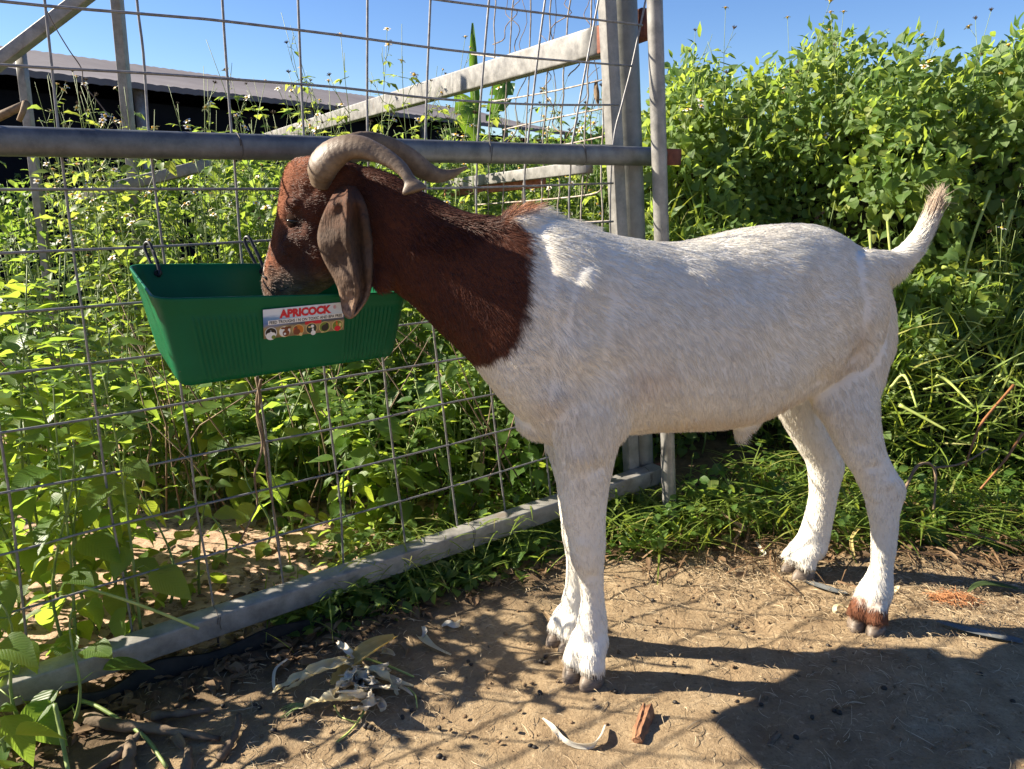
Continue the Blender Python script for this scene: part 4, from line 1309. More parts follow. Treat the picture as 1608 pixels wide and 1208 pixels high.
    horn([(520, 270, 1.500, 40), (528, 252, 1.515, 52), (548, 236, 1.530, 46), (580, 228, 1.548, 39), (613, 235, 1.565, 34), (642, 250, 1.580, 33), (664, 267, 1.592, 30), (686, 276, 1.602, 24), (708, 274, 1.610, 15), (734, 262, 1.618, 3)], 'far curved horn with a sharp upturned tip', 26)
    # ---- ear
    rows = [(292, 530, 560), (306, 522, 568), (325, 512, 576), (350, 502, 581), (375, 498, 585), (400, 504, 586), (425, 516, 586), (450, 529, 584), (470, 534, 578), (488, 537, 566), (497, 541, 558), (501, 546, 552)]
    fine = catmull([np.array(r, float) for r in rows], 4)
    nr = len(fine); rings = []
    NU = 18
    for i, (py, x0, x1) in enumerate(fine):
        vv = i / (nr - 1)
        Yb = 1.440 - 0.055 * float(sstep(0, 0.16, vv)) - 0.012 * vv
        front = []; back = []
        for j in range(NU + 1):
            u = j / NU * 2 - 1
            x = x0 + (x1 - x0) * (u * 0.5 + 0.5)
            bulge = 0.020 * (1 - u * u) * (1 - 0.3 * vv)
            fold = 0.022 * math.exp(-((u - 0.02 - 0.25 * vv) / 0.16) ** 2) * (1 - vv) - 0.026 * math.exp(-((u - 0.42 - 0.10 * vv) / 0.17) ** 2) * float(sstep(0.06, 0.3, vv)) * (1 - float(sstep(0.72, 0.95, vv)))
            curl = -0.016 * float(sstep(0.62, 1.0, abs(u))) * (1 if u > 0 else 0.3)
            wav = 0.003 * math.sin(py * 0.09 + u * 2) + 0.0035 * float(vnoise(np.array([py * .055]), np.array([u * 3.5]), .3, 210)[0]) + 0.0018 * float(vnoise(np.array([py * .14]), np.array([u * 8.0]), .7, 211)[0])
            Yf = Yb - bulge - fold - curl * 0 - wav
            front.append(at_y(x, py, Yf))
            back.append(at_y(x, py, Yf + 0.0075 * (1 - 0.75 * abs(u) ** 3)))
        rings.append(front + back[::-1][1:-1])
    mb = MB(); mb.rings(rings, 0, True)
    t = NT('ear_skin')
    v = t.coord('Object')
    sepz = t.new('ShaderNodeSeparateXYZ'); t.link(v, sepz.inputs[0])
    n1 = t.noise(v, 38, 5, 0.65)
    zz = t.math('ADD', sepz.outputs[2], t.math('MULTIPLY', t.math('SUBTRACT', n1, 0.5), 0.10))
    mr = t.new('ShaderNodeMapRange'); mr.inputs[1].default_value = 0.77; mr.inputs[2].default_value = 1.0
    t.link(zz, mr.inputs[0])
    c = t.ramp(mr.outputs[0], [(0.0, (0.29, 0.185, 0.12)), (0.26, (0.095, 0.062, 0.043)), (0.62, (0.066, 0.043, 0.030)), (0.80, (0.085, 0.041, 0.024)), (1.0, (0.085, 0.030, 0.015))])  # sunlight on the tip is painted in as a paler tone
    c = t.mix(t.ramp(t.noise(v, 130, 3), [(0.45, 0.0), (0.7, 0.7)]), c, (0.035, 0.024, 0.018))
    t.base(c); t.set(rough=0.8, spec=0.15)
    t.bump(t.math('ADD', t.noise(v, 70, 4), t.math('MULTIPLY', t.noise(t.coord('Object', (300, 300, 60)), 1.0, 3), 0.8)), 0.6, 0.004)
    tag(mb.build('ear', t.m, root), 'long hanging grey brown ear with a tip painted sunlit')
    # ---- eye and nostril
    def surf(px, py):
        d = ray(px, py).normalized()
        ok, loc, nor, _ = body.ray_cast(CAMP, d)
        return (loc, nor) if ok else (at_y(px, py, 1.43), Vector((0, -1, 0)))
    es_, en_ = surf(461, 347)
    ec = es_ - Vector((-0.25, -0.97, 0.02)).normalized() * 0.0080
    dirl = Vector((-0.25, -0.97, 0.02)).normalized(); sx = Vector((0.97, -0.25, -0.12)).normalized(); sz = dirl.cross(sx).normalized()
    if sz.z < 0: sz = -sz
    em = simple_mat('goat_eye', (0.10, 0.085, 0.045), (0.20, 0.165, 0.085), 200, 0.08, 0, spec=0.6)
    pm = simple_mat('goat_pupil', (0.004, 0.004, 0.004), (0.008, 0.008, 0.008), 50, 0.08, 0, spec=0.6)
    lm = simple_mat('goat_eyelid', (0.014, 0.008, 0.0055), (0.034, 0.017, 0.011), 120, 0.95, 0.3, 0.002, spec=0.03)
    mb = MB(); mb.ellipsoid(ec, sx * 0.0130, dirl * 0.0105, sz * 0.0105, 18, 12)
    eye = mb.build('eye', em, root)
    mb = MB(); mb.ellipsoid(ec + dirl * 0.0088 - sz * 0.002, sx * 0.0062, dirl * 0.0022, sz * 0.0024, 14, 8); mb.build('pupil', pm, eye)
    mb = MB()
    for sgn, drop, ext in ((1, 0.0008, 1.15), (-1, 0.0038, 1.0)):
        P = []
        for i in range(13):
            u = -1 + 2 * i / 12
            row = []
            for j in range(6):
                w_ = j / 5
                arch = math.sqrt(max(0, 1 - u * u))
                x = u * 0.0155
                y = sgn * (drop * 1.0 * arch + w_ * 0.0115 * (0.35 + 0.65 * arch) * ext)
                bul = 0.0126 * math.sqrt(max(0.0, 1 - (x / 0.0175) ** 2 - (y / 0.0165) ** 2)) + 0.0010
                row.append(ec + sx * x + sz * y + dirl * bul)
            P.append(row)
        mb.grid(P if sgn > 0 else P[::-1])
    lid = mb.build('eyelid', lm, root)
    mb = MB()
    pts_ = []
    for i in range(13):
        u = -1 + 2 * i / 12
        y = 0.0004 * math.sqrt(max(0, 1 - u * u)) - .0002
        x = u * 0.0165
        pts_.append(ec + sx * x + sz * y + dirl * (0.0126 * math.sqrt(max(0.0, 1 - (x / 0.0178) ** 2)) + 0.0018))
    mb.tube(pts_, [0.0006 + 0.0011 * math.sin(math.pi * i / 12) for i in range(13)], 6)
    mb.build('eyelash_line', pm, root)
    sm_ = lid.modifiers.new('thick', 'SOLIDIFY'); sm_.thickness = 0.0018; sm_.offset = 0
    nm = simple_mat('goat_nostril', (0.010, 0.006, 0.005), (0.02, 0.012, 0.01), 50, 0.6, 0)
    c = surf(419, 438)[0] + Vector((0, .001, 0))
    mb = MB(); mb.tube([c + Vector((-0.008, -0.000, 0.006)), c, c + Vector((0.009, 0.000, -0.004))], [0.0016, 0.0034, 0.0015], 8)
    mb.build('nostril', nm, root)
    c = surf(426, 455)[0] + Vector((0, .001, 0))
    mb = MB(); mb.tube([c + Vector((-0.014, 0.010, 0.003)), c, c + Vector((0.022, -0.006, -0.001)), c + Vector((0.036, -0.010, 0.006))], [0.0012, 0.0018, 0.0016, 0.0008], 6)
    mb.build('mouth', nm, root)
make_goat()

# ------------------------------------------------------------------ foliage
def leaf_proto(kind, seed=0):
    rnd = random.Random(seed)
    if kind == 'ovate':
        st = [(0, .012), (.10, .010), (.15, .012), (.20, .40), (.30, .82), (.43, 1.0), (.58, .92), (.72, .68), (.86, .34), (.94, .14), (1.0, 0)]
        W = 0.27; back = 0; fold = 0.28
    elif kind == 'ovate_low':
        st = [(0, .012), (.14, .012), (.24, .62), (.44, 1.0), (.70, .70), (.90, .25), (1.0, 0)]
        W = 0.26; back = 0; fold = 0.28
    elif kind == 'heart_low':
        st = [(0, .010), (.20, .012), (.23, .60), (.44, 1.0), (.70, .70), (.90, .25), (1.0, 0)]
        W = 0.36; back = 0.10; fold = 0.18
    elif kind == 'lance':
        st = [(0, .02), (.06, .02), (.14, .45), (.32, .95), (.48, 1.0), (.66, .78), (.84, .38), (1.0, 0)]
        W = 0.17; back = 0; fold = 0.35
    elif kind == 'heart':
        st = [(0, .010), (.16, .010), (.24, .012), (.26, .62), (.36, .95), (.48, 1.0), (.62, .86), (.76, .60), (.89, .27), (1.0, 0)]
        W = 0.36; back = 0.10; fold = 0.18
    else:   # small round leaf for ground cover
        st = [(0, .03), (.12, .05), (.28, .8), (.52, 1.0), (.78, .7), (1.0, 0)]
        W = 0.30; back = 0; fold = 0.25
    droop = rnd.uniform(0.10, 0.42); wav = rnd.uniform(0.0, 0.05); tw = rnd.uniform(-0.35, 0.35); side = rnd.uniform(-0.08, 0.08)
    V = []; UV = []; F = []
    rows = []
    ph = rnd.uniform(0, 6)
    for i, (t, w) in enumerate(st):
        z = -droop * t * t
        y = t * (1 - 0.25 * droop * t)
        cx = side * math.sin(t * 3.0)
        a = tw * t
        row = []
        if w == 0:
            V.append((cx, y, z)); UV.append((.5, t)); row = [len(V) - 1]
        else:
            for u in (-1, 0, 1):
                x = u * w * W
                zz = z + abs(x) * fold + wav * math.sin(t * 13 + ph + u * 1.5) * abs(u) * w
                bk = back * abs(u) * (1 - t) * (1 if w > .1 else 0)
                V.append((cx + x * math.cos(a), y - bk, zz + x * math.sin(a))); UV.append((.5 + u * w * .5, t)); row.append(len(V) - 1)
        rows.append(row)
    for r0, r1 in zip(rows[:-1], rows[1:]):
        if len(r1) == 3:
            F.append((r0[0], r0[1], r1[1], r1[0])); F.append((r0[1], r0[2], r1[2], r1[1]))
        else:
            F.append((r0[0], r0[1], r1[0])); F.append((r0[1], r0[2], r1[0]))
    return np.array(V), F, np.array(UV)

def blade_proto(seed=0):
    rnd = random.Random(seed)
    n = 5; V = []; F = []; UV = []
    bend = rnd.uniform(0.15, 0.75)
    for i in range(n + 1):
        t = i / n
        w = 0.018 * (1 - t ** 1.6)
        y = t * (1 - 0.3 * bend * t); z = -bend * t * t * 0.8
        if i < n:
            V += [(-w, y, z + w * .6), (w, y, z + w * .6)]; UV += [(0.42, t), (0.58, t)]
        else:
            V.append((0, y, z)); UV.append((.5, t))
    for i in range(n - 1): F.append((2 * i, 2 * i + 1, 2 * i + 3, 2 * i + 2))
    F.append((2 * n - 2, 2 * n - 1, 2 * n))
    return np.array(V), F, np.array(UV)

PROTO = {k: [leaf_proto(k, s) for s in range(6)] for k in ('ovate', 'lance', 'heart', 'round', 'ovate_low', 'heart_low')}
PROTO['blade'] = [blade_proto(s) for s in range(8)]

def frames(d, n):
    d = d / (np.linalg.norm(d, axis=-1, keepdims=True) + 1e-9)
    x = np.cross(d, n); x /= np.linalg.norm(x, axis=-1, keepdims=True) + 1e-9
    z = np.cross(x, d)
    return x, d, z

def leaf_mass(name, kind, pos, d, n, size, tint, mat):
    """one mesh holding many leaves"""
    x, d, z = frames(d, n)
    VV = []; LL = []; CC = []; TT = []; UU = []
    off = 0
    pr = PROTO[kind]
    which = RNG.integers(0, len(pr), len(pos))
    for k, (pv, pf, puv) in enumerate(pr):
        idx = np.nonzero(which == k)[0]
        if not len(idx): continue
        v = pos[idx][:, None, :] + size[idx][:, None, None] * (pv[None, :, 0:1] * x[idx][:, None, :] + pv[None, :, 1:2] * d[idx][:, None, :] + pv[None, :, 2:3] * z[idx][:, None, :])
        nv = len(pv)
        flat = np.concatenate([np.array(f) for f in pf]); cnt = np.array([len(f) for f in pf])
        b = off + np.arange(len(idx)) * nv
        LL.append((flat[None, :] + b[:, None]).ravel()); CC.append(np.tile(cnt, len(idx)))
        VV.append(v.reshape(-1, 3)); TT.append(np.repeat(tint[idx], nv)); UU.append(np.tile(puv, (len(idx), 1)))
        off += len(idx) * nv
    return np_mesh(name, np.concatenate(VV), np.concatenate(LL), np.concatenate(CC), mat, True, {'tint': np.concatenate(TT)}, np.concatenate(UU))

LM = {}
def leaf_meshes(kind, mat, key):
    out = []
    for pv, pf, puv in PROTO[kind]:
        out.append(np_mesh('leaf', pv, np.concatenate([np.array(f) for f in pf]), [len(f) for f in pf], mat, True, uv=puv))
    LM[key] = out

m_weed = leaf_material('weed_leaf', (0.050, 0.115, 0.020), (0.080, 0.150, 0.034), (0.150, 0.195, 0.048), (0.42, 0.58, 0.06), tw=0.52, brown=0.4)
m_bid = leaf_material('flowering_weed_leaf', (0.065, 0.130, 0.024), (0.098, 0.162, 0.038), (0.210, 0.235, 0.065), (0.44, 0.56, 0.08), tw=0.48)
m_vine = leaf_material('creeper_leaf', (0.058, 0.112, 0.030), (0.122, 0.192, 0.058), (0.250, 0.275, 0.075), (0.46, 0.58, 0.09), tw=0.46, gloss=0.50)
m_weed_t = leaf_material('undergrowth_leaf', (0.055, 0.118, 0.022), (0.080, 0.146, 0.036), (0.175, 0.215, 0.060), (0.35, 0.50, 0.06), tint_attr=True, tw=0.46, brown=0.3)
m_vine_t = leaf_material('creeper_mass_leaf', (0.055, 0.110, 0.030), (0.125, 0.195, 0.058), (0.270, 0.285, 0.080), (0.46, 0.58, 0.09), tint_attr=True, tw=0.46, gloss=0.52, brown=0.5)
m_grass = leaf_material('grass_blade', (0.065, 0.125, 0.018), (0.150, 0.215, 0.040), (0.380, 0.340, 0.120), (0.48, 0.60, 0.07), tint_attr=True, tw=0.38, gloss=0.5)
leaf_meshes('ovate', m_weed, 'weed'); leaf_meshes('lance', m_bid, 'bid'); leaf_meshes('ovate', m_bid, 'bido'); leaf_meshes('heart', m_vine, 'vine')

def put_leaf(parent, key, p, d, n, size, rnd, name='leaf'):
    x, dd, z = frames(np.array(d, float), np.array(n, float))
    o = bpy.data.objects.new(name, rnd.choice(LM[key]))
    o.parent = parent
    R = Matrix(((x[0], dd[0], z[0]), (x[1], dd[1], z[1]), (x[2], dd[2], z[2]))).to_4x4()
    o.matrix_basis = Matrix.Translation(Vector(p) - Vector(parent.location)) @ R @ Matrix.Scale(size, 4)
    COL.objects.link(o)
    return o

# flower head: five white petals round a yellow disc
def flower_mesh(seed):
    rnd = random.Random(seed)
    mb = MB()
    for k in range(5):
        a = 2 * math.pi * k / 5 + rnd.uniform(-.15, .15)
        if rnd.random() < 0.12: continue
        c, s = math.cos(a), math.sin(a)
        def P(r, w, z): return (r * c - w * s, r * s + w * c, z)
        l = rnd.uniform(.85, 1.1)
        mb.add([P(.25, -.10, 0), P(.25, .10, 0), P(.65 * l, -.27, .10), P(.65 * l, .27, .10), P(l, -.14, .0), P(l, .14, .02)], [(0, 2, 3, 1), (2, 4, 5, 3)], 0)
    mb.ellipsoid((0, 0, .05), (.36, 0, 0), (0, .36, 0), (0, 0, .24), 10, 6, 1, 0.08, seed)
    mb.tube([(0, 0, -.5), (0, 0, -.05)], [.10, .25], 6, 2)
    me = bpy.data.meshes.new('flower')
    me.from_pydata(mb.v, [], mb.f)
    for m in (M['white'], M['yellow'], M['stem']): me.materials.append(m)
    me.polygons.foreach_set('material_index', mb.m); me.polygons.foreach_set('use_smooth', mb.s); me.update()
    return me
FLOWERS = [flower_mesh(s) for s in range(5)]
def seed_mesh():
    mb = MB()
    rnd = random.Random(3)
    for k in range(14):
        d = Vector((rnd.gauss(0, .5), rnd.gauss(0, .5), rnd.uniform(.3, 1))).normalized()
        mb.tube([(0, 0, 0), d * .6, d * 1.0], [.06, .09, .02], 4)
    mb.ellipsoid((0, 0, 0), (.22, 0, 0), (0, .22, 0), (0, 0, .22), 6, 4)
    me = bpy.data.meshes.new('seed_head'); me.from_pydata(mb.v, [], mb.f); me.materials.append(M['bud']); me.update()
    return me
SEED = seed_mesh()
def put_head(parent, p, up, size, me, name):
    o = bpy.data.objects.new(name, me); o.parent = parent
    q = Vector(up).to_track_quat('Z', 'Y')
    o.matrix_basis = Matrix.Translation(Vector(p) - Vector(parent.location)) @ q.to_matrix().to_4x4() @ Matrix.Scale(size, 4)
    COL.objects.link(o)

def gp(px, Y):
    """ground point seen in photo column px at distance Y"""
    return ((px - 804.0) / FPX * (Y * CP + CAM_H * SP), Y)

def weed(x, y, h, size, label, group, rnd, key='weed', gap=0.085, start=0.18, lean=0.10, name='leafy_weed', droop=1.0, stem_mat=None, pairs=2, rad=0.0044):
    g = gz(x, y)
    root = empty(name, (x, y, g), label, 'weed', group)
    la = rnd.uniform(0, 6.28); lx, ly = math.cos(la) * lean, math.sin(la) * lean
    bx, by = rnd.uniform(-.04, .04), rnd.uniform(-.04, .04)
    def S(t): return Vector((x + lx * h * t * t + bx * math.sin(t * 5), y + ly * h * t * t + by * math.sin(t * 4 + 1), g - 0.02 + (h + .02) * t))
    n = 10
    mb = MB(); mb.tube([S(i / n) for i in range(n + 1)], [rad * (1 - 0.65 * i / n) for i in range(n + 1)], 6)
    z = start * h; az = rnd.uniform(0, 6.28)
    leaves = []
    while z < h:
        t = z / h
        p = S(t)
        for k in range(pairs):
            if rnd.random() < 0.10: continue
            a = az + 2 * math.pi * k / pairs + rnd.uniform(-.3, .3)
            el = math.radians((-52 + 80 * t) * droop + rnd.uniform(-22, 22))
            s = size * rnd.uniform(.7, 1.25) * (0.55 + 0.9 * math.sin(math.pi * min(1, 0.22 + t * 0.72)))
            if t > 0.93: s *= 0.6
            out = Vector((math.cos(a), math.sin(a), 0))
            d = out * math.cos(el) + Vector((0, 0, math.sin(el)))
            nn = Vector((0, 0, 1)) * math.cos(el) - out * math.sin(el) + Vector((rnd.uniform(-.35, .35), rnd.uniform(-.35, .35), rnd.uniform(-.2, .2)))
            # a leaf stalk carries the leaf away from the stem
            q = p + (out + Vector((0, 0, .5))).normalized() * s * 0.22
            mb.tube([p, q], [rad * .38, rad * .28], 4)
            leaves.append((q, d, nn, s))
            # side shoot leaf in the axil
            if rnd.random() < 0.35 and t < .9:
                a2 = a + rnd.uniform(-.6, .6); o2 = Vector((math.cos(a2), math.sin(a2), .5))
                leaves.append((p, o2, Vector((-o2.x * .4, -o2.y * .4, 1)), s * 0.45))
        az += math.pi / 2 + rnd.uniform(-.3, .3)
        z += gap * rnd.uniform(.7, 1.25) * (1.1 - 0.5 * t)
    mb.build('stem', stem_mat or M['stem'], root)
    for q, d, nn, s in leaves: put_leaf(root, key, q, d, nn, s, rnd)
    return root

def flowering_weed(x, y, h, label, group, rnd, nfl=4, leafsize=0.07, leafy=1.0, rad=0.0030):
    g = gz(x, y)
    root = empty('flowering_weed', (x, y, g), label, 'weed', group)
    la = rnd.uniform(0, 6.28); lean = rnd.uniform(.02, .16)
    lx, ly = math.cos(la) * lean, math.sin(la) * lean
    def S(t): return Vector((x + lx * h * t * t + .02 * math.sin(t * 6 + la), y + ly * h * t * t, g - .02 + (h + .02) * t))
    mb = MB(); n = 10
    mb.tube([S(i / n) for i in range(n + 1)], [rad * (1 - 0.7 * i / n) for i in range(n + 1)], 5)
    leaves = []; heads = [(S(1), Vector((0, 0, 1)))]
    z = 0.22 * h; az = rnd.uniform(0, 6.28)
    while z < 0.93 * h:
        t = z / h; p = S(t)
        for k in range(2):
            a = az + math.pi * k + rnd.uniform(-.3, .3)
            out = Vector((math.cos(a), math.sin(a), 0))
            s = leafsize * rnd.uniform(.7, 1.2) * (1.15 - 0.50 * t)
            el = rnd.uniform(-.5, .5)
            d0 = out * math.cos(el) + Vector((0, 0, math.sin(el)))
            q = p + d0 * s * 0.35
            mb.tube([p, q], [rad * .4, rad * .3], 4)
            up = Vector((rnd.uniform(-.4, .4), rnd.uniform(-.4, .4), 1))
            if rnd.random() < leafy:
                leaves.append((q, d0, up, s))
                if s > .038 and rnd.random() < .8:
                    for sg in (1, -1):
                        a2 = a + sg * 0.85; leaves.append((q, Vector((math.cos(a2), math.sin(a2), math.sin(el) - .1)), up, s * .72))
        if t > 0.45:
            a = az + math.pi / 2 + rnd.uniform(-.5, .5)
            L = rnd.uniform(.10, .24) * (1.4 - t)
            pts = [p + Vector((math.cos(a) * L * u * .55, math.sin(a) * L * u * .55, L * (u * .6 + .5 * u * u))) for u in (0, .3, .6, 1)]
            mb.tube(pts, [rad * .5, rad * .42, rad * .35, rad * .28], 4)
            heads.append((pts[-1], (pts[-1] - pts[-2]).normalized()))
            a3 = a + rnd.uniform(-1, 1); L2 = L * .5
            q2 = pts[2] + Vector((math.cos(a3) * L2 * .6, math.sin(a3) * L2 * .6, L2 * .7)); mb.tube([pts[2], q2], [rad * .35, rad * .25], 4)
            heads.append((q2, (q2 - pts[2]).normalized()))
            leaves.append((pts[1], Vector((math.cos(a), math.sin(a), .3)), Vector((0, 0, 1)), leafsize * .4))
        az += math.pi / 2 + rnd.uniform(-.3, .3)
        z += rnd.uniform(.08, .14)
    mb.build('stem', M['stem'], root)
    for q, d, nn, s in leaves: put_leaf(root, rnd.choice(('bid', 'bid', 'bido')), q, d, nn, s, rnd)
    rnd.shuffle(heads)
    for i, (p, d) in enumerate(heads[:nfl + 3]):
        if i < nfl: put_head(root, p, d + Vector((rnd.uniform(-.5, .5), rnd.uniform(-.8, .2), .2)), rnd.uniform(.014, .021), rnd.choice(FLOWERS), 'flower')
        else: put_head(root, p, d, rnd.uniform(.010, .014), SEED, 'seed_head')
    return root

rnd = random.Random(21)
# tall leafy weeds close behind the left half of the mesh
GA = 'tall leafy weeds behind the left half of the mesh'
LA = 'tall leafy green weed with drooping oval leaves close behind the mesh, left of the trough'
for i in range(30):
    px = rnd.uniform(-50, 255); sd = -rnd.uniform(.05, .75)
    b = FP0 + FN * sd
    u = (px - 804.0) / FPX
    # intersect the photo column with a line parallel to the fence
    t = (u * (b.y * CP + SP) - b.x) / (FD.x - u * FD.y * CP)
    p = b + FD * t
    h = rnd.uniform(.52, .72) if sd > -.32 else rnd.uniform(.70, .93)
    weed(p.x, p.y, h, rnd.uniform(.056, .086), LA, GA, rnd, gap=.066, lean=.10)
# young weeds on the pen side in the bottom left corner
for i, (px, Y) in enumerate(((-40, 1.16), (12, 1.20), (60, 1.27), (-10, 1.08), (110, 1.31))):
    x, y = gp(px, Y)
    weed(x, y, rnd.uniform(.20, .36), rnd.uniform(.06, .085), ['young leafy weed in front of the bottom rail at the very left edge', 'young leafy weed in the bottom left corner, beside the edge one', 'young leafy weed in front of the bottom rail, nearest to the dead branches', 'lowest young weed in the bottom left corner', 'young leafy weed growing against the bottom rail left of the black edging'][i], 'young weeds in the bottom left corner', rnd, gap=.06, lean=.2, droop=.7)
# weeds beyond the strip of bare soil
GB = 'medium weeds beyond the patch of bare soil'
LB = 'medium leafy weed standing beyond the sunlit bare soil below the trough'
for i in range(34):
    px = rnd.uniform(230, 600); Y = rnd.uniform(2.25, 3.3)
    x, y = gp(px, Y)
    weed(x, y, rnd.uniform(.34, .62), rnd.uniform(.07, .10), LB, GB, rnd, gap=.07, lean=.16, droop=.8, start=.1)
for px, Y, h in ((268, 1.78, .30), (312, 1.80, .34), (345, 1.95, .28), (405, 2.02, .26), (452, 2.12, .22), (395, 2.3, .3)):
    x, y = gp(px, Y)
    weed(x, y, h, rnd.uniform(.055, .075), 'small leafy weed with broad leaves on the sunlit bare soil behind the bottom rail', 'small weeds on the bare soil', rnd, gap=.06, lean=.25, droop=.8)
# bushy weeds behind the mesh right of the trough
GC = 'bushy weeds behind the mesh between trough and goat legs'
LC = 'bushy small leaved weed behind the mesh between the trough and the goat forelegs'
for i in range(30):
    px = rnd.uniform(560, 960); Y0 = 1.5 + (px - 250) / 700 * .62
    x, y = gp(px, rnd.uniform(Y0 + .16, Y0 + 1.0))
    if fence_sd(x, y) > -.05: continue
    weed(x, y, rnd.uniform(.26, .50), rnd.uniform(.050, .075), LC, GC, rnd, key='bido' if i % 2 else 'weed', gap=.045, lean=.3, droop=.7, start=.08, pairs=3)
# flowering weeds further back, some reaching above the middle rail
GD = 'white flowered weeds in front of the shed'
LD = 'tall thin weed with small white and yellow flowers between the fence and the shed'
for i in range(96):
    px = rnd.uniform(130, 960); Y = rnd.uniform(2.7, 4.6)
    x, y = gp(px, Y)
    if abs((x - SP0.x) * SN.x + (y - SP0.y) * SN.y) < .05: continue
    top = rnd.uniform(105, 235)
    d_ = ray(px, top); h = CAM_H + Y * d_.z / d_.y - gz(x, y)
    flowering_weed(x, y, h, LD, GD, rnd, nfl=rnd.randint(2, 5), leafsize=rnd.uniform(.075, .11))
GE = 'flowering weeds standing up against the sky'
LE = 'tall flowering weed with stalks against the blue sky behind the mesh, %s from the left'
ORD = 'first second third fourth fifth sixth seventh eighth ninth tenth eleventh twelfth thirteenth fourteenth fifteenth'.split()
SKYW = [205, 300, 345, 405, 500, 520, 548, 585, 628, 690, 655, 730, 820, 905, 255]
for px, top, Y in ((205, 145, 3.0), (300, 95, 3.3), (345, 120, 3.7), (405, 72, 3.4), (500, 12, 3.6), (520, 55, 3.9), (548, 62, 3.3), (585, 35, 3.6), (628, 42, 3.5), (690, 45, 3.8), (655, 110, 4.2), (730, 130, 4.2), (820, 120, 4.0), (905, 130, 3.8), (255, 150, 3.9)):
    x, y = gp(px, Y)
    # the column leans in the picture, so aim the top of the plant at the photo column
    q = at_y(px, top, Y)
    flowering_weed(q.x, y, q.z - gz(q.x, y), LE % ORD[sorted(SKYW).index(px)], GE, rnd, nfl=rnd.randint(4, 7), leafsize=.085, leafy=.75, rad=.0036)

# filling leaves of the weeds behind: nobody could count them
def undergrowth():
    N = 40000
    px = RNG.uniform(-260, 985, N); Y = 2.3 + 3.2 * RNG.random(N) ** 1.2
    x = (px - 804) / FPX * (Y * CP + SP * 0.6); y = Y
    ok = (np.abs((x - SP0.x) * SN.x + (y - SP0.y) * SN.y) > .04) & (fence_sd(x, y) < -.05)
    pxx = x / (y * CP) * FPX + 804
    clump = vnoise(x * 4.5, y * 4.5, .3, 88)
    ok &= ~((pxx < 300) & (clump < .10)) & ~((pxx >= 300) & (clump < -.38))
    x, y = x[ok], y[ok]
    hmax = 0.40 + 0.74 * sstep(2.5, 3.7, y) * (0.72 + 0.28 * sstep(150, 420, (x / (y * CP)) * FPX + 804)) + 0.24 * vnoise(x * 2.2, y * 2.2, .5, 81) + 0.12 * vnoise(x * 6, y * 6, .5, 82)
    r = RNG.random(len(x))
    z = gh(x, y) + np.clip(hmax, .1, 1.5) * (1 - r ** 2.0 * .9)
    n = len(x)
    pos = np.stack([x, y, z], 1)
    az = RNG.uniform(0, 6.283, n)
    d = np.stack([np.cos(az), np.sin(az), RNG.uniform(-.9, .45, n)], 1)
    nn = np.stack([RNG.normal(0, .4, n), RNG.normal(0, .4, n) - .1, np.ones(n)], 1)
    size = RNG.uniform(.032, .080, n)
    tint = np.clip(0.5 + .35 * vnoise(x * 3, y * 3, z * 3, 84) + RNG.normal(0, .2, n), 0, 1)
    half = RNG.random(n) < .45
    me2 = leaf_mass('weed_undergrowth', 'lance', pos[half], d[half], nn[half], size[half] * 1.1, tint[half], m_weed_t)
    tag(obj_from('weed_undergrowth', me2), 'mass of narrow sunlit weed leaves between mesh fence and shed', kind='stuff')
    q_ = ~half
    me = leaf_mass('weed_undergrowth', 'ovate_low', pos[q_], d[q_], nn[q_], size[q_], tint[q_], m_weed_t)
    # thin stalks through the mass
    o = obj_from('weed_undergrowth', me)
    tag(o, 'dense mass of broad sunlit weed leaves filling the ground between mesh fence and shed', kind='stuff')
    k = np.nonzero(r < .5)[0][::9]
    mb = MB()
    for i in k:
        b = Vector((x[i], y[i], gz(x[i], y[i]) - .02)); tp = Vector(pos[i])
        mb.tube([b, b.lerp(tp, .5) + Vector((rnd.uniform(-.03, .03), 0, 0)), tp], [.0030, .0024, .0012], 4)
    tag(mb.build('weed_stalks', M['stem']), 'thin stalks among the mass of weeds behind the mesh fence', kind='stuff')
    mb = MB()
    for i in range(170):
        qx, qy = gp(rnd.uniform(200, 980), rnd.uniform(2.1, 3.6))
        if fence_sd(qx, qy) > -.1: continue
        b = Vector((qx, qy, gz(qx, qy))); L = rnd.uniform(.25, .75)
        tp = b + Vector((rnd.gauss(0, .35) * L, rnd.gauss(0, .25) * L, L))
        mb.tube([b, b.lerp(tp, .5) + Vector((rnd.gauss(0, .04), rnd.gauss(0, .04), .03)), tp], [.0032, .0026, .0012], 4)
    tag(mb.build('dry_stalks', M['twig']), 'thin dead brown stalks among the weeds behind the mesh fence', kind='stuff')
undergrowth()

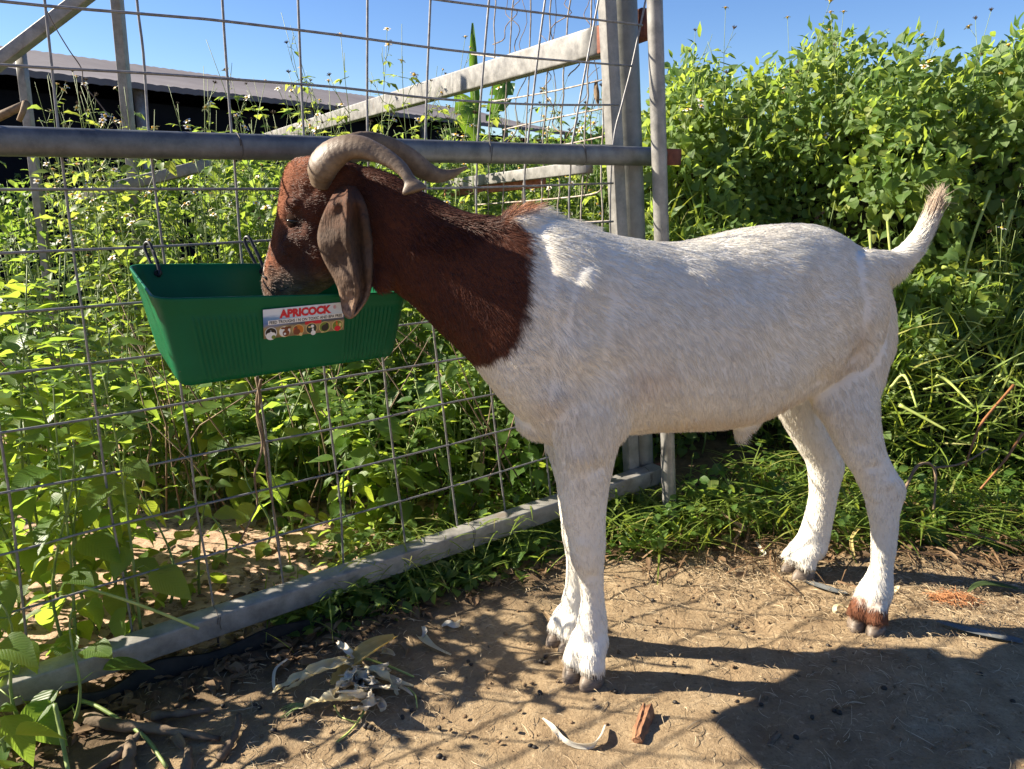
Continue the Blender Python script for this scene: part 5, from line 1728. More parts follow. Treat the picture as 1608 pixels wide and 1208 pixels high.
# banana leaves far behind
def banana():
    b = at_y(752, 235, 6.6)
    root = empty('banana_plant', (b.x, b.y, gz(b.x, b.y)), 'banana plant with upright rolled leaf far behind the fence rail', 'banana plant')
    mb = MB(); mb.tube([(b.x, b.y, gz(b.x, b.y)), (b.x + .02, b.y, .8), (b.x, b.y, 1.25)], [.09, .08, .05], 10); mb.build('trunk', M['stem'], root)
    m = leaf_material('banana_leaf', (0.03, 0.085, 0.02), (0.05, 0.12, 0.03), (0.08, 0.15, 0.03), (0.22, 0.40, 0.03), tw=.35)
    def blade(path, w, roll, tear):
        P = []; n = len(path)
        pts = [Vector(p) for p in catmull([tuple(at_y(x, y, Y)) for x, y, Y in path], 6)]
        k = len(pts)
        vs = []; uv = []; fs = []
        for i, p in enumerate(pts):
            t = i / (k - 1)
            ww = w * math.sin(math.pi * min(1, .06 + t * .92)) ** .6
            for j in range(9):
                u = j / 4 - 1
                an = u * roll
                off = Vector((math.sin(an) / max(roll, .01) * ww, -(1 - math.cos(an)) / max(roll, .01) * ww * .8 + .02 * math.sin(t * 17 + u * 2) * abs(u), -.05 * abs(u) * w))
                vs.append(tuple(p + off)); uv.append((.5 + u * .5, t))
        for i in range(k - 1):
            for j in range(8):
                if tear and abs(j - 3.5) > 2 and i % 5 == 2: continue
                fs.append((i * 9 + j, i * 9 + j + 1, (i + 1) * 9 + j + 1, (i + 1) * 9 + j))
        me = np_mesh('leaf', np.array(vs), np.array(fs).ravel(), np.full(len(fs), 4), m, True, uv=np.array(uv))
        o = bpy.data.objects.new('leaf', me); o.parent = root; o.matrix_parent_inverse = Matrix.Translation(-Vector(root.location)); COL.objects.link(o)
    blade([(752, 240, 6.6), (748, 180, 6.6), (744, 110, 6.6), (742, 36, 6.6)], .075, 1.9, False)
    blade([(770, 190, 6.5), (784, 160, 6.4), (792, 130, 6.4), (800, 118, 6.4)], .11, 1.0, True)
    blade([(752, 230, 6.6), (735, 190, 6.5), (730, 160, 6.5), (720, 145, 6.4)], .10, .9, True)
banana()

# ------------------------------------------------------------------ creeper thicket on the right
MOUNDS = [((0.80, 3.62, .45), (.47, .88, .97)), ((1.38, 3.62, .45), (.50, .95, 1.04)), ((2.14, 3.45, .45), (.58, .98, 1.04)), ((2.88, 3.15, .45), (.58, .95, 1.18)), ((1.95, 2.86, .12), (1.05, .50, .56)), ((0.62, 2.95, .25), (.30, .30, .62))]
MLABEL = ['creeper covered mound rising just right of the slim pipe', 'tall creeper mound behind the middle of the goat back', 'broad creeper mound with big heart shaped leaves behind the goat tail', 'creeper mound at the right edge, taller than the ones beside it', 'low creeper mound in front of the others, behind the goat rump', 'low dark creeper mound at the foot of the corner post']
def thicket():
    core_m = simple_mat('mound_shade_dark', (0.012, 0.012, 0.006), (0.045, 0.038, 0.018), 40, 0.95, 0.8, 0.02)  # dark solid core painted as the shade deep between the leaves
    C = np.array([m[0] for m in MOUNDS]); R = np.array([m[1] for m in MOUNDS])
    for mi in range(len(MOUNDS)):
        c, r = C[mi], R[mi]
        N = [10500, 11500, 11500, 8500, 8000, 3000][mi]
        v = RNG.normal(0, 1, (N, 3)); v /= np.linalg.norm(v, axis=1, keepdims=True)
        v[:, 1] = np.where((v[:, 1] > .15) & (RNG.random(N) < .55), -v[:, 1], v[:, 1])
        v[:, 2] = np.where(v[:, 2] < -.45, -v[:, 2], v[:, 2])
        lump = 0.17 * vnoise(v[:, 0] * 2.5 + mi * 7, v[:, 1] * 2.5, v[:, 2] * 2.5, 91) + 0.09 * vnoise(v[:, 0] * 6 + mi * 7, v[:, 1] * 6, v[:, 2] * 6, 92)
        rho = (1 + lump) * (1.05 - 0.30 * RNG.random(N) ** 1.6)
        pos = c + v * r * rho[:, None]
        hole = vnoise(pos[:, 0] * 5.5, pos[:, 1] * 5.5, pos[:, 2] * 5.5, 93) 
        ok = (pos[:, 2] > gh(pos[:, 0], pos[:, 1]) + .01) & ((hole < .42) | (rho < .84))
        for mj in range(len(MOUNDS)):
            if mj != mi: ok &= np.linalg.norm((pos - C[mj]) / R[mj], axis=1) > .86
        pos, v, rho = pos[ok], v[ok], rho[ok]
        n = len(pos)
        out = v / r; out /= np.linalg.norm(out, axis=1, keepdims=True)
        d = np.array([0, 0, -1.0]) * RNG.uniform(.1, 1.2, (n, 1)) + out * RNG.uniform(-.1, .9, (n, 1)) + RNG.normal(0, .5, (n, 3))
        nn = out * .45 + np.array([-.55, -.10, .60]) + RNG.normal(0, .50, (n, 3))
        size = RNG.uniform(.026, .062, n) * (1 + .25 * vnoise(pos[:, 0] * 2, pos[:, 1] * 2, pos[:, 2] * 2, 95)) * (1.12 if mi in (2, 3) else 1)
        tint = np.clip(.45 + .35 * vnoise(pos[:, 0] * 2.4, pos[:, 1] * 2.4, pos[:, 2] * 2.4, 94) + RNG.normal(0, .18, n), 0, 1)
        root = empty('creeper_mound', (c[0], c[1], gz(c[0], c[1])), MLABEL[mi], 'creeper')
        # leaves that show largest become parts of their own
        dist = np.linalg.norm(pos - np.array([0, 0, 1.0]), axis=1)
        facing = np.sum(out * (np.array([0, 0, 1.0]) - pos), axis=1) / dist
        px = 804 + pos[:, 0] / (pos[:, 1] * CP + (1 - pos[:, 2]) * SP) * FPX
        score = size / dist * np.clip(facing + .25, 0, 1) * (rho > 1.0 + lump_mean(rho)) * ((px > 1000) & (px < 1600))
        order = np.argsort(-score)
        pick = order[:300]; pick = pick[score[pick] > 0]
        rest = np.setdiff1d(np.arange(n), pick)
        for i in pick: put_leaf(root, 'vine', pos[i], d[i], nn[i], size[i] * 1.08, rnd)
        me = leaf_mass('creeper_foliage', 'heart_low', pos[rest], d[rest], nn[rest], size[rest], tint[rest], m_vine_t)
        o = obj_from('creeper_foliage', me, root); o.matrix_parent_inverse = Matrix.Translation(-Vector(root.location)); o['kind'] = 'stuff'
        k2 = np.nonzero((rho > .95) & (RNG.random(n) < .30))[0]
        p2 = c + (pos[k2] - c) * RNG.uniform(1.0, 1.07, (len(k2), 1))
        d2 = out[k2] * .6 + np.array([-.2, 0, .35]) + RNG.normal(0, .55, (len(k2), 3))
        me = leaf_mass('creeper_foliage', 'lance', p2, d2, nn[k2], RNG.uniform(.030, .075, len(k2)), np.clip(tint[k2] + .2, 0, 1), m_weed_t)
        o = obj_from('creeper_foliage', me, root); o.matrix_parent_inverse = Matrix.Translation(-Vector(root.location)); o['kind'] = 'stuff'
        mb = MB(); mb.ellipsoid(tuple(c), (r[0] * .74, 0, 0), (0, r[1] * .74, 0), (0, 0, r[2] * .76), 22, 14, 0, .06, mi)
        mb.build('shade_core', core_m, root)
        mb = MB()
        for k in range(26):
            i = rnd.randrange(n); p = Vector(pos[i]); o_ = Vector(out[i])
            a = Vector((rnd.gauss(0, 1), rnd.gauss(0, .4), rnd.gauss(0, .8))); a = (a - o_ * a.dot(o_)).normalized()
            L = rnd.uniform(.15, .4)
            mb.tube([p + a * (L * (u - .5)) + o_ * (.02 * math.sin(u * 7 + k) - .3 * L * (u - .5) ** 2) for u in np.linspace(0, 1, 7)], .0022, 4)
        mb.build('creeper_stem', M['stem'] if mi % 2 else M['stem_pale'], root)['kind'] = 'stuff'
def lump_mean(rho): return -0.04
thicket()
# yellowish grass and runners tangled over the low front mound
def bank_tangle():
    for mi, N in ((4, 3000), (5, 500), (2, 900), (3, 900)):
        c = np.array(MOUNDS[mi][0]); r = np.array(MOUNDS[mi][1])
        v = RNG.normal(0, 1, (N, 3)); v /= np.linalg.norm(v, axis=1, keepdims=True)
        v[:, 1] = -np.abs(v[:, 1]); v[:, 2] = np.abs(v[:, 2]) * (.9 if mi > 3 else .5)
        pos = c + v * r * (.94 + .16 * RNG.random((N, 1)))
        n = N
        out = v / r; out /= np.linalg.norm(out, axis=1, keepdims=True)
        d = out * .5 + np.array([0, 0, .5]) + RNG.normal(0, .65, (n, 3))
        nn = RNG.normal(0, 1, (n, 3)) + np.array([0, -.3, .8])
        yield leaf_mass('tangled_grass', 'blade', pos, d, nn, RNG.uniform(.08, .30, n), np.clip(RNG.normal(.62, .28, n), 0, 1), m_grass), mi
for me_, mi_ in bank_tangle():
    tag(obj_from('tangled_grass', me_), ['', '', 'thin yellowish runners hanging over the creepers behind the goat tail', 'thin yellowish runners hanging over the creepers at the right edge', 'tangle of yellow green grass on the low bank behind the goat rump', 'tangle of grass at the foot of the corner post'][mi_], kind='stuff')
# flowering sprays and tendrils that stand out over the thicket
GF = 'flowering sprays above the creeper thicket'
LF = 'thin flowering weed standing out of the creeper thicket against the sky, %s from the left'
SPR = [1052, 1140, 1228, 1258, 1322, 1345, 1432, 1530, 1085, 1480, 1590]
for px, top, Y in ((1052, 55, 3.1), (1140, 25, 3.2), (1228, 10, 3.15), (1258, 30, 3.3), (1322, 22, 3.2), (1345, 30, 3.1), (1432, 45, 3.2), (1530, 15, 3.0), (1085, 60, 3.3), (1480, 40, 3.2), (1590, 20, 3.0)):
    q = at_y(px, top, Y)
    flowering_weed(q.x, Y, q.z - gz(q.x, Y), LF % ORD[sorted(SPR).index(px)], GF, rnd, nfl=rnd.randint(2, 5), leafsize=.06, leafy=.9, rad=.0026)

# ------------------------------------------------------------------ grass and ground cover
def ground_stuff():
    def region(N, fx):
        x, y = fx(N)
        return x, y
    # right hand bank behind the goat
    def right(N):
        y = 1.92 + 1.25 * RNG.random(N) ** 1.25; x = RNG.uniform(.22, 3.0, N)
        ok = (fence_sd(x, y) > .02) & (y > 1.98 + .14 * vnoise(x * 4, y * 4, .5, 101) - .03 * x + .06 * vnoise(x * 11, y * 11, .2, 102))
        return x[ok], y[ok]
    def strip(N):
        t = RNG.uniform(.50, 1.70, N); s = RNG.normal(-.01, .055, N)
        s = s + .03 * vnoise(t * 9, t * 3, .4, 103)
        keep = RNG.random(N) < sstep(.40, .95, t)
        t, s = t[keep], s[keep]
        return FP0.x + FD.x * t + FN.x * s, FP0.y + FD.y * t + FN.y * s
    def behind(N):
        px = RNG.uniform(380, 990, N); Y = RNG.uniform(1.6, 3.2, N)
        x = (px - 804) / FPX * (Y * CP + SP); ok = (fence_sd(x, Y) < -.03) & (RNG.random(N) < sstep(-.75, -.05, x))
        return x[ok], Y[ok]
    xs = []; ys = []; hs = []
    for f, N, hh in ((right, 12000, .16), (strip, 6000, .085), (behind, 6500, .18)):
        x, y = f(N); xs.append(x); ys.append(y); hs.append(np.full(len(x), hh))
    x = np.concatenate(xs); y = np.concatenate(ys); hh = np.concatenate(hs)
    n = len(x)
    z = gh(x, y) + hh * RNG.random(n) ** 1.8 * (0.6 + .6 * vnoise(x * 5, y * 5, .4, 104)).clip(.15, 1.3)
    az = RNG.uniform(0, 6.283, n)
    d = np.stack([np.cos(az), np.sin(az), RNG.uniform(-.4, .8, n)], 1)
    nn = np.stack([RNG.normal(0, .4, n), RNG.normal(0, .4, n), np.ones(n)], 1)
    size = RNG.uniform(.018, .050, n)
    tint = np.clip(.45 + .35 * vnoise(x * 4, y * 4, .5, 105) + RNG.normal(0, .22, n), 0, 1)
    me = leaf_mass('ground_cover', 'round', np.stack([x, y, z], 1), d, nn, size, tint, m_weed_t)
    tag(obj_from('ground_cover', me), 'low tangle of small green leaves along the foot of the fence and bank', kind='stuff')
    xs = []; ys = []; ks = []
    for f, N, kk in ((right, 7000, 1.0), (strip, 2300, .60), (behind, 2200, .8)):
        a, b = f(N); xs.append(a); ys.append(b); ks.append(np.full(len(a), kk))
    x = np.concatenate(xs); y = np.concatenate(ys); n = len(x); ks = np.concatenate(ks)
    z = gh(x, y) - .004
    az = RNG.uniform(0, 6.283, n)
    lie = RNG.random(n) < .35
    d = np.stack([np.cos(az) * .6, np.sin(az) * .6, np.where(lie, .15, 1.0) * np.ones(n)], 1)
    nn = np.stack([-np.cos(az), -np.sin(az), .6 * np.ones(n)], 1)
    z = z + np.where(lie, .02 + .10 * RNG.random(n), 0)
    size = RNG.uniform(.07, .24, n) * ks
    tint = np.clip(RNG.normal(.66, .30, n), 0, 1)
    me = leaf_mass('grass', 'blade', np.stack([x, y, z], 1), d, nn, size, tint, m_grass)
    tag(obj_from('grass', me), 'yellowish and green grass blades at the foot of the bank and fence', kind='stuff')
ground_stuff()

# leafy flowering weeds pushing through the front of the creepers
GG = 'leafy weeds pushing through the creepers'
for i in range(22):
    px = rnd.uniform(1010, 1600); Y = rnd.uniform(2.55, 3.0)
    x, y = gp(px, Y)
    flowering_weed(x, y, rnd.uniform(.45, .95), 'leafy light green weed pushing up through the front of the creeper thicket', GG, rnd, nfl=rnd.randint(0, 2), leafsize=.085)
# long stalks leaning on the bank to the right
def stalk(path, r, mat, name, label, cat, group=None):
    P = [Vector(p) for p in catmull([tuple(at_y(x, y, Y)) for x, y, Y in path], 5)]
    mb = MB(); n = len(P)
    mb.tube(P, [r * (1 - .4 * i / n) * (1 + .25 * (i % 5 == 0)) for i in range(n)], 6)
    return tag(mb.build(name, mat), label, cat, group)
GS = 'pale bare stalks on the bank'
LS = 'yellow green bare stalk slanting over the bank right of the goat'
for pth in ([(1392, 330, 2.75), (1402, 420, 2.70), (1430, 520, 2.6)], [(1365, 360, 2.72), (1375, 480, 2.65)], [(1555, 300, 2.7), (1520, 400, 2.66), (1505, 500, 2.6)],
            [(1580, 555, 2.5), (1545, 620, 2.46), (1500, 690, 2.40)], [(1605, 540, 2.5), (1570, 590, 2.45), (1535, 650, 2.4)], [(1540, 590, 2.45), (1495, 600, 2.4), (1450, 612, 2.4)],
            [(1412, 636, 2.30), (1450, 656, 2.26), (1490, 678, 2.22)], [(1480, 420, 2.65), (1530, 425, 2.65), (1600, 432, 2.6)], [(1590, 330, 2.7), (1560, 420, 2.65), (1530, 470, 2.6)],
            [(1445, 560, 2.45), (1500, 545, 2.5), (1560, 480, 2.55)], [(1520, 480, 2.6), (1560, 560, 2.5), (1600, 640, 2.4)], [(1470, 590, 2.4), (1490, 600, 2.38), (1530, 640, 2.3)], [(1398, 610, 2.4), (1420, 590, 2.4), (1440, 640, 2.3)]):
    stalk(pth, .0055, M['stem_pale'], 'bare_stalk', LS, 'stalk', GS)
stalk([(1592, 605, 2.25), (1545, 660, 2.20), (1530, 690, 2.17), (1516, 732, 2.13)], .0042, M['stem_red'], 'red_stalk', 'upper of two reddish brown stalks curving on the bank at the right', 'stalk')
stalk([(1606, 680, 2.12), (1580, 720, 2.08), (1540, 768, 2.04)], .0042, M['stem_red'], 'red_stalk', 'lower straight one of two reddish brown stalks on the bank at the right', 'stalk')
stalk([(1418, 775, 1.98), (1438, 735, 2.02), (1458, 728, 2.04), (1469, 745, 2.03), (1466, 800, 1.98)], .0048, M['twig'], 'bent_twig', 'dark twig bent into a hook behind the near hind hock', 'twig')
stalk([(1468, 735, 2.10), (1510, 728, 2.12), (1552, 705, 2.15)], .0040, M['twig'], 'dry_twig', 'thin brown twig lying level on the bank right of the hind leg', 'twig')

# ------------------------------------------------------------------ litter on the dirt
def on_ground(px, py, h=0.0):
    d = ray(px, py); z = 0.0
    for _ in range(6):
        p = CAMP + d * ((z + h - CAM_H) / d.z); z = gz(p.x, p.y)
    return CAMP + d * ((z + h - CAM_H) / d.z)

def husk_mat(name, c1, c2, trans, tw=0.42):
    t = NT(name)
    uv = t.new('ShaderNodeUVMap', uv_map='uv')
    mp = t.new('ShaderNodeMapping'); mp.inputs['Scale'].default_value = (26, 1.3, 1); t.link(uv.outputs[0], mp.inputs[0])
    f = t.noise(mp.outputs[0], 2.0, 4, .6)
    g = t.noise(t.coord('Object'), 28, 4)
    c = t.ramp(f, [(.3, c1), (.7, c2)])
    c = t.mix(t.ramp(g, [(.55, 0.0), (.75, .5)]), c, (c1[0] * .6, c1[1] * .5, c1[2] * .35))
    t.base(c); t.set(rough=.6, spec=.3); nb = t.bump(f, .4, .003)
    tr = t.new('ShaderNodeBsdfTranslucent'); tr.inputs[0].default_value = (*trans, 1)
    mx = t.new('ShaderNodeMixShader'); mx.inputs[0].default_value = tw
    t.link(t.b.outputs[0], mx.inputs[1]); t.link(tr.outputs[0], mx.inputs[2]); t.link(mx.outputs[0], t.out.inputs['Surface'])
    return t.m
M['husk'] = husk_mat('pale_corn_husk', (.62, .55, .34), (.82, .76, .56), (.75, .67, .42))
M['husk_yellow'] = husk_mat('yellow_corn_husk', (.45, .34, .10), (.66, .56, .26), (.55, .42, .12))
M['husk_white'] = husk_mat('white_husk_scrap', (.66, .60, .48), (.82, .78, .68), (.75, .68, .52))
M['dry_leaf'] = husk_mat('dry_brown_leaf', (.22, .14, .075), (.46, .34, .20), (.3, .2, .1))
M['grey_strip'] = simple_mat('grey_plastic_strip', (.070, .076, .076), (.15, .158, .156), 30, .9, .3, .003)
M['wood'] = simple_mat('split_wood', (.10, .040, .018), (.34, .17, .085), 7, .85, .6, .006, stretch=(6, 1.0, 6))
M['bark'] = simple_mat('dead_bark', (.055, .036, .022), (.20, .145, .095), 14, .9, .8, .006)
M['dung'] = simple_mat('goat_dropping', (.012, .009, .007), (.040, .030, .022), 200, .55, .4, .002)
M['fibre'] = simple_mat('orange_fibre', (.26, .10, .035), (.48, .23, .10), 50, .8, 0)

def ribbon(name, path, widths, mat, label, cat, group=None, curl=0.6, twist=0.0, seed=0, nu=7, frill=0.0, up=(0, 0, 1)):
    """a thin curled strip that follows points lying on or above the ground; path entries (px, py, height)"""
    rnd_ = random.Random(seed)
    pts = [on_ground(x, y, h) for x, y, h in path]
    data = catmull([np.array([*p, w]) for p, w in zip(pts, widths)], 7)
    k = len(data)
    vs = []; uv = []; fs = []; prev = Vector(up)
    P = [Vector(r[:3]) for r in data]
    for i, r in enumerate(data):
        t = (P[min(i + 1, k - 1)] - P[max(i - 1, 0)]).normalized()
        n = (prev - t * prev.dot(t)).normalized(); s = t.cross(n)
        q = Quaternion(t, twist * i / k); n2 = q @ n; s2 = q @ s
        for j in range(nu):
            u = j / (nu - 1) * 2 - 1
            an = u * curl
            w = max(r[3], .0004)
            off = s2 * (math.sin(an) / max(curl, .05) * w) + n2 * ((1 - math.cos(an)) / max(curl, .05) * w + frill * math.sin(i * 1.1 + u * 2.5) * abs(u) * w)
            p = P[i] + off
            g = gz(p.x, p.y) + .0015
            if p.z < g: p.z = g
            vs.append(tuple(p)); uv.append((u * .5 + .5, i / k))
    for i in range(k - 1):
        for j in range(nu - 1): fs.append((i * nu + j, i * nu + j + 1, (i + 1) * nu + j + 1, (i + 1) * nu + j))
    # a second skin gives the strip its thickness
    fl = fs
    me = np_mesh(name, np.array(vs), np.array(fl).ravel(), np.full(len(fl), 4), mat, True, uv=np.array(uv))
    o = obj_from(name, me)
    sm = o.modifiers.new('thickness', 'SOLIDIFY'); sm.thickness = .0006; sm.offset = 0
    return tag(o, label, cat, group)

# heap of corn husks
for i, (pth, wds, lab) in enumerate((
    ([(548, 1040, .05), (520, 1050, .055), (488, 1062, .04), (462, 1078, .015), (446, 1084, .004)], [.006, .011, .012, .008, .003], 'narrow pale husk lying just below the broad one on the left of the heap'),
    ([(562, 1052, .05), (545, 1066, .055), (528, 1084, .03), (520, 1098, .006)], [.007, .012, .011, .004], 'pale husk drooping forward over the front of the heap'),
    ([(572, 1048, .05), (596, 1058, .045), (616, 1076, .02), (624, 1092, .004)], [.006, .011, .010, .003], 'pale husk drooping right over the front of the heap'),
    ([(552, 1034, .05), (546, 1022, .065), (536, 1014, .055), (530, 1008, .03)], [.006, .009, .008, .003], 'short curled husk standing up at the back of the heap'))):
    ribbon('corn_husk', pth, wds, M['husk_white'] if i % 2 else M['husk'], lab, 'corn husk', curl=1.2, twist=1.2 - i * .7, seed=80 + i, frill=.4)
ribbon('corn_husk', [(548, 1052, .030), (570, 1032, .050), (596, 1014, .055), (621, 1000, .045)], [.014, .027, .024, .009], M['husk_yellow'], 'yellow corn husk sticking up at the back of the husk heap', 'corn husk', curl=1.3, seed=1)
ribbon('corn_husk', [(424, 1090, .004), (450, 1074, .020), (488, 1054, .045), (520, 1040, .055), (556, 1036, .045)], [.003, .008, .013, .014, .010], M['husk'], 'broad pale green corn husk lying to the left of the heap', 'corn husk', curl=1.4, twist=1.6, seed=2, frill=.55)
ribbon('corn_husk', [(470, 1114, .006), (500, 1102, .030), (532, 1100, .036), (556, 1096, .030), (564, 1076, .045)], [.006, .016, .015, .012, .008], M['husk'], 'pale corn husk at the front of the heap with a frayed end', 'corn husk', curl=1.4, twist=-1.5, seed=3, frill=.5)
ribbon('corn_husk', [(520, 1075, .010), (536, 1062, .022), (550, 1048, .03), (560, 1030, .03), (540, 1018, .04)], [.010, .018, .022, .016, .006], M['husk_yellow'], 'small crumpled straw coloured husk in the middle of the heap', 'corn husk', curl=1.2, twist=1.4, seed=4, frill=.3)
ribbon('corn_husk', [(585, 1060, .02), (612, 1068, .018), (632, 1074, .012), (650, 1078, .004)], [.012, .012, .007, .003], M['husk'], 'narrow greenish husk pointing right from the heap', 'corn husk', curl=1.0, seed=5)
mb = MB()
r_ = random.Random(9)
for k in range(12):
    a = on_ground(480 + r_.uniform(-4, 4), 1108 + r_.uniform(-3, 4), .010); b = on_ground(445 + r_.uniform(-8, 12), 1120 + r_.uniform(-14, 10), .002)
    mb.tube([a, a.lerp(b, .5) + Vector((0, 0, .006)), b], [.0016, .0011, .0006], 4)
tag(mb.build('frayed_fibres', M['stem']), 'frayed green fibres at the end of the front corn husk', 'fibre')
GW = 'white curled scraps in the husk heap'
for i in range(30):
    cx, cy = r_.gauss(574, 22), r_.gauss(1066, 15)
    pth = []; a0 = r_.uniform(0, 6.28); L = r_.uniform(18, 52)
    for k in range(5):
        u = k / 4 - .5
        pth.append((cx + math.cos(a0) * L * u + 5 * math.sin(k * 1.9 + i), cy + math.sin(a0) * L * u * .6, .008 + .055 * r_.random() * (1 - abs(u))))
    ribbon('husk_scrap', pth, [.003, .008, .010, .008, .003], M['husk_white'], 'whitish curled scrap in the middle of the corn husk heap', 'husk scrap', GW, curl=1.3, twist=r_.uniform(-4, 4), seed=20 + i)
ribbon('husk_scrap', [(592, 1050, .012), (600, 1049, .024), (606, 1056, .022), (598, 1062, .012)], [.004, .010, .010, .004], M['husk_white'], 'round white scrap at the right edge of the husk heap', 'husk scrap', curl=1.2, twist=1.5, seed=41)
ribbon('husk_scrap', [(590, 1094, .006), (598, 1104, .018), (604, 1112, .016), (598, 1118, .006)], [.003, .010, .010, .004], M['husk_white'], 'white folded scrap on the dirt below the husk heap', 'husk scrap', curl=1.3, twist=1.2, seed=42)
ribbon('husk_scrap', [(694, 984, .003), (704, 979, .010), (714, 982, .012), (722, 978, .008), (720, 985, .003)], [.004, .008, .007, .008, .003], M['husk_white'], 'crinkled white scrap lying alone behind the husk heap', 'husk scrap', curl=.8, twist=2.0, seed=43)
ribbon('husk_scrap', [(661, 1000, .006), (668, 1008, .012), (684, 1018, .008), (708, 1029, .002)], [.014, .013, .006, .003], M['husk'], 'pale funnel shaped husk scrap right of the heap', 'husk scrap', curl=1.2, seed=44)
ribbon('husk_scrap', [(664, 984, .020), (668, 994, .014), (663, 1003, .006)], [.004, .007, .006], M['husk_white'], 'small upright pale husk scrap above the funnel shaped one', 'husk scrap', curl=1.0, twist=.8, seed=45)
ribbon('husk_scrap', [(626, 1010, .004), (634, 1012, .010), (640, 1020, .006), (638, 1030, .003)], [.003, .006, .006, .003], M['dry_leaf'], 'small brown and white scrap between heap and funnel shaped scrap', 'husk scrap', curl=1.0, twist=1.4, seed=46)
def stick(name, path, r0, r1, mat, label, cat, group=None, seed=0, n=6, bump=.12):
    rr = random.Random(seed)
    P = [Vector(p) for p in catmull([tuple(on_ground(x, y, h + min(r0, r1))) for x, y, h in path], 5)]
    mb = MB(); k = len(P)
    mb.tube(P, [(r0 + (r1 - r0) * i / (k - 1)) * (1 + rr.uniform(-bump, bump)) for i in range(k)], n)
    return tag(mb.build(name, mat), label, cat, group)
stick('corn_stalk', [(545, 1028, .04), (580, 1036, .030), (615, 1048, .016), (650, 1063, .002)], .0035, .0022, M['stem_pale'], 'thin pale stalk pointing right out of the husk heap', 'stalk')
stick('corn_silk', [(574, 1088, .010), (575, 1108, .004), (563, 1132, .002), (548, 1150, .002), (528, 1166, .002)], .0028, .0018, M['stem_pale'], 'limp pale string trailing down from the husk heap', 'string')
stick('corn_silk', [(525, 1108, .008), (535, 1125, .003), (560, 1135, .004)], .0016, .0014, M['stem_pale'], 'short limp string joining the long one below the heap', 'string')
stick('corn_silk', [(640, 1080, .006), (652, 1092, .01), (655, 1112, .003)], .0016, .0014, M['stem_pale'], 'short bent string at the right end of the husk heap', 'string')
ribbon('dry_strip', [(852, 1128, .004), (868, 1142, .008), (884, 1160, .005), (905, 1171, .004), (928, 1170, .008), (942, 1155, .014), (950, 1138, .010)], [.002, .005, .005, .006, .008, .006, .003], M['husk_white'], 'curved whitish dry strip on the dirt in front of the goat', 'dry strip', curl=.8, twist=2.6, seed=50)
ribbon('dry_leaf', [(848, 956, .004), (858, 966, .012), (868, 980, .010), (876, 992, .004)], [.002, .006, .007, .003], M['dry_leaf'], 'narrow dry leaf standing beside the far forefoot', 'leaf', curl=1.0, twist=.6, seed=51)
ribbon('withered_leaf', [(1128, 800, .09), (1148, 818, .07), (1165, 830, .05), (1158, 845, .03), (1148, 856, .012)], [.003, .005, .011, .012, .003], M['dry_leaf'], 'pinkish withered leaf hanging over the grass edge behind the belly', 'leaf', curl=.9, twist=1.2, seed=52)
ribbon('withered_leaf', [(1350, 830, .06), (1342, 838, .062), (1337, 852, .04), (1340, 870, .02), (1342, 880, .004)], [.003, .006, .006, .005, .003], M['husk_yellow'], 'curled yellowish dry leaf standing between the hind legs', 'leaf', curl=1.0, twist=.5, seed=53)
ribbon('withered_leaf', [(1186, 850, .012), (1195, 862, .016), (1202, 872, .010), (1188, 876, .004)], [.003, .005, .005, .002], M['husk_white'], 'small pale curled leaf beside the far hind foot', 'leaf', curl=1.0, twist=1.4, seed=54)
ribbon('withered_leaf', [(1470, 860, .03), (1490, 868, .03), (1510, 884, .02), (1525, 893, .004)], [.003, .006, .006, .002], M['dry_leaf'], 'long pale dry leaf lying in the grass right of the hind foot', 'leaf', curl=.9, twist=.8, seed=55)
ribbon('green_leaf', [(1520, 930, .005), (1535, 920, .020), (1560, 919, .022), (1600, 926, .012)], [.003, .010, .012, .006], leaf_material('broad_grass_leaf', (.05, .09, .03), (.09, .13, .05), (.12, .15, .06), (.2, .3, .05)), 'broad folded grey green leaf at the right edge of the dirt', 'leaf', curl=1.0, seed=56)
ribbon('pale_coil', [(1332, 958, .004), (1322, 951, .016), (1313, 953, .018), (1312, 961, .010), (1320, 964, .004)], [.003, .006, .007, .006, .003], M['husk'], 'pale green coiled scrap by the brown hoof', 'scrap', curl=.9, twist=1.0, seed=57)
ribbon('white_scrap', [(1402, 932, .003), (1408, 925, .012), (1412, 920, .018)], [.004, .007, .003], M['husk'], 'pale scrap sticking up right of the brown hoof', 'scrap', curl=1.0, seed=58)
ribbon('grey_strip', [(1262, 912, .006), (1285, 920, .008), (1310, 928, .007), (1332, 932, .003)], [.006, .012, .012, .006], M['grey_strip'], 'short blue grey strip lying between the hind feet', 'strip', curl=.5, seed=59)
ribbon('grey_strip', [(1470, 976, .006), (1500, 984, .010), (1530, 992, .008), (1570, 1000, .005), (1606, 1008, .003)], [.004, .009, .011, .010, .008], M['grey_strip'], 'long blue grey strip half buried at the right edge', 'strip', curl=.5, twist=.3, seed=60)
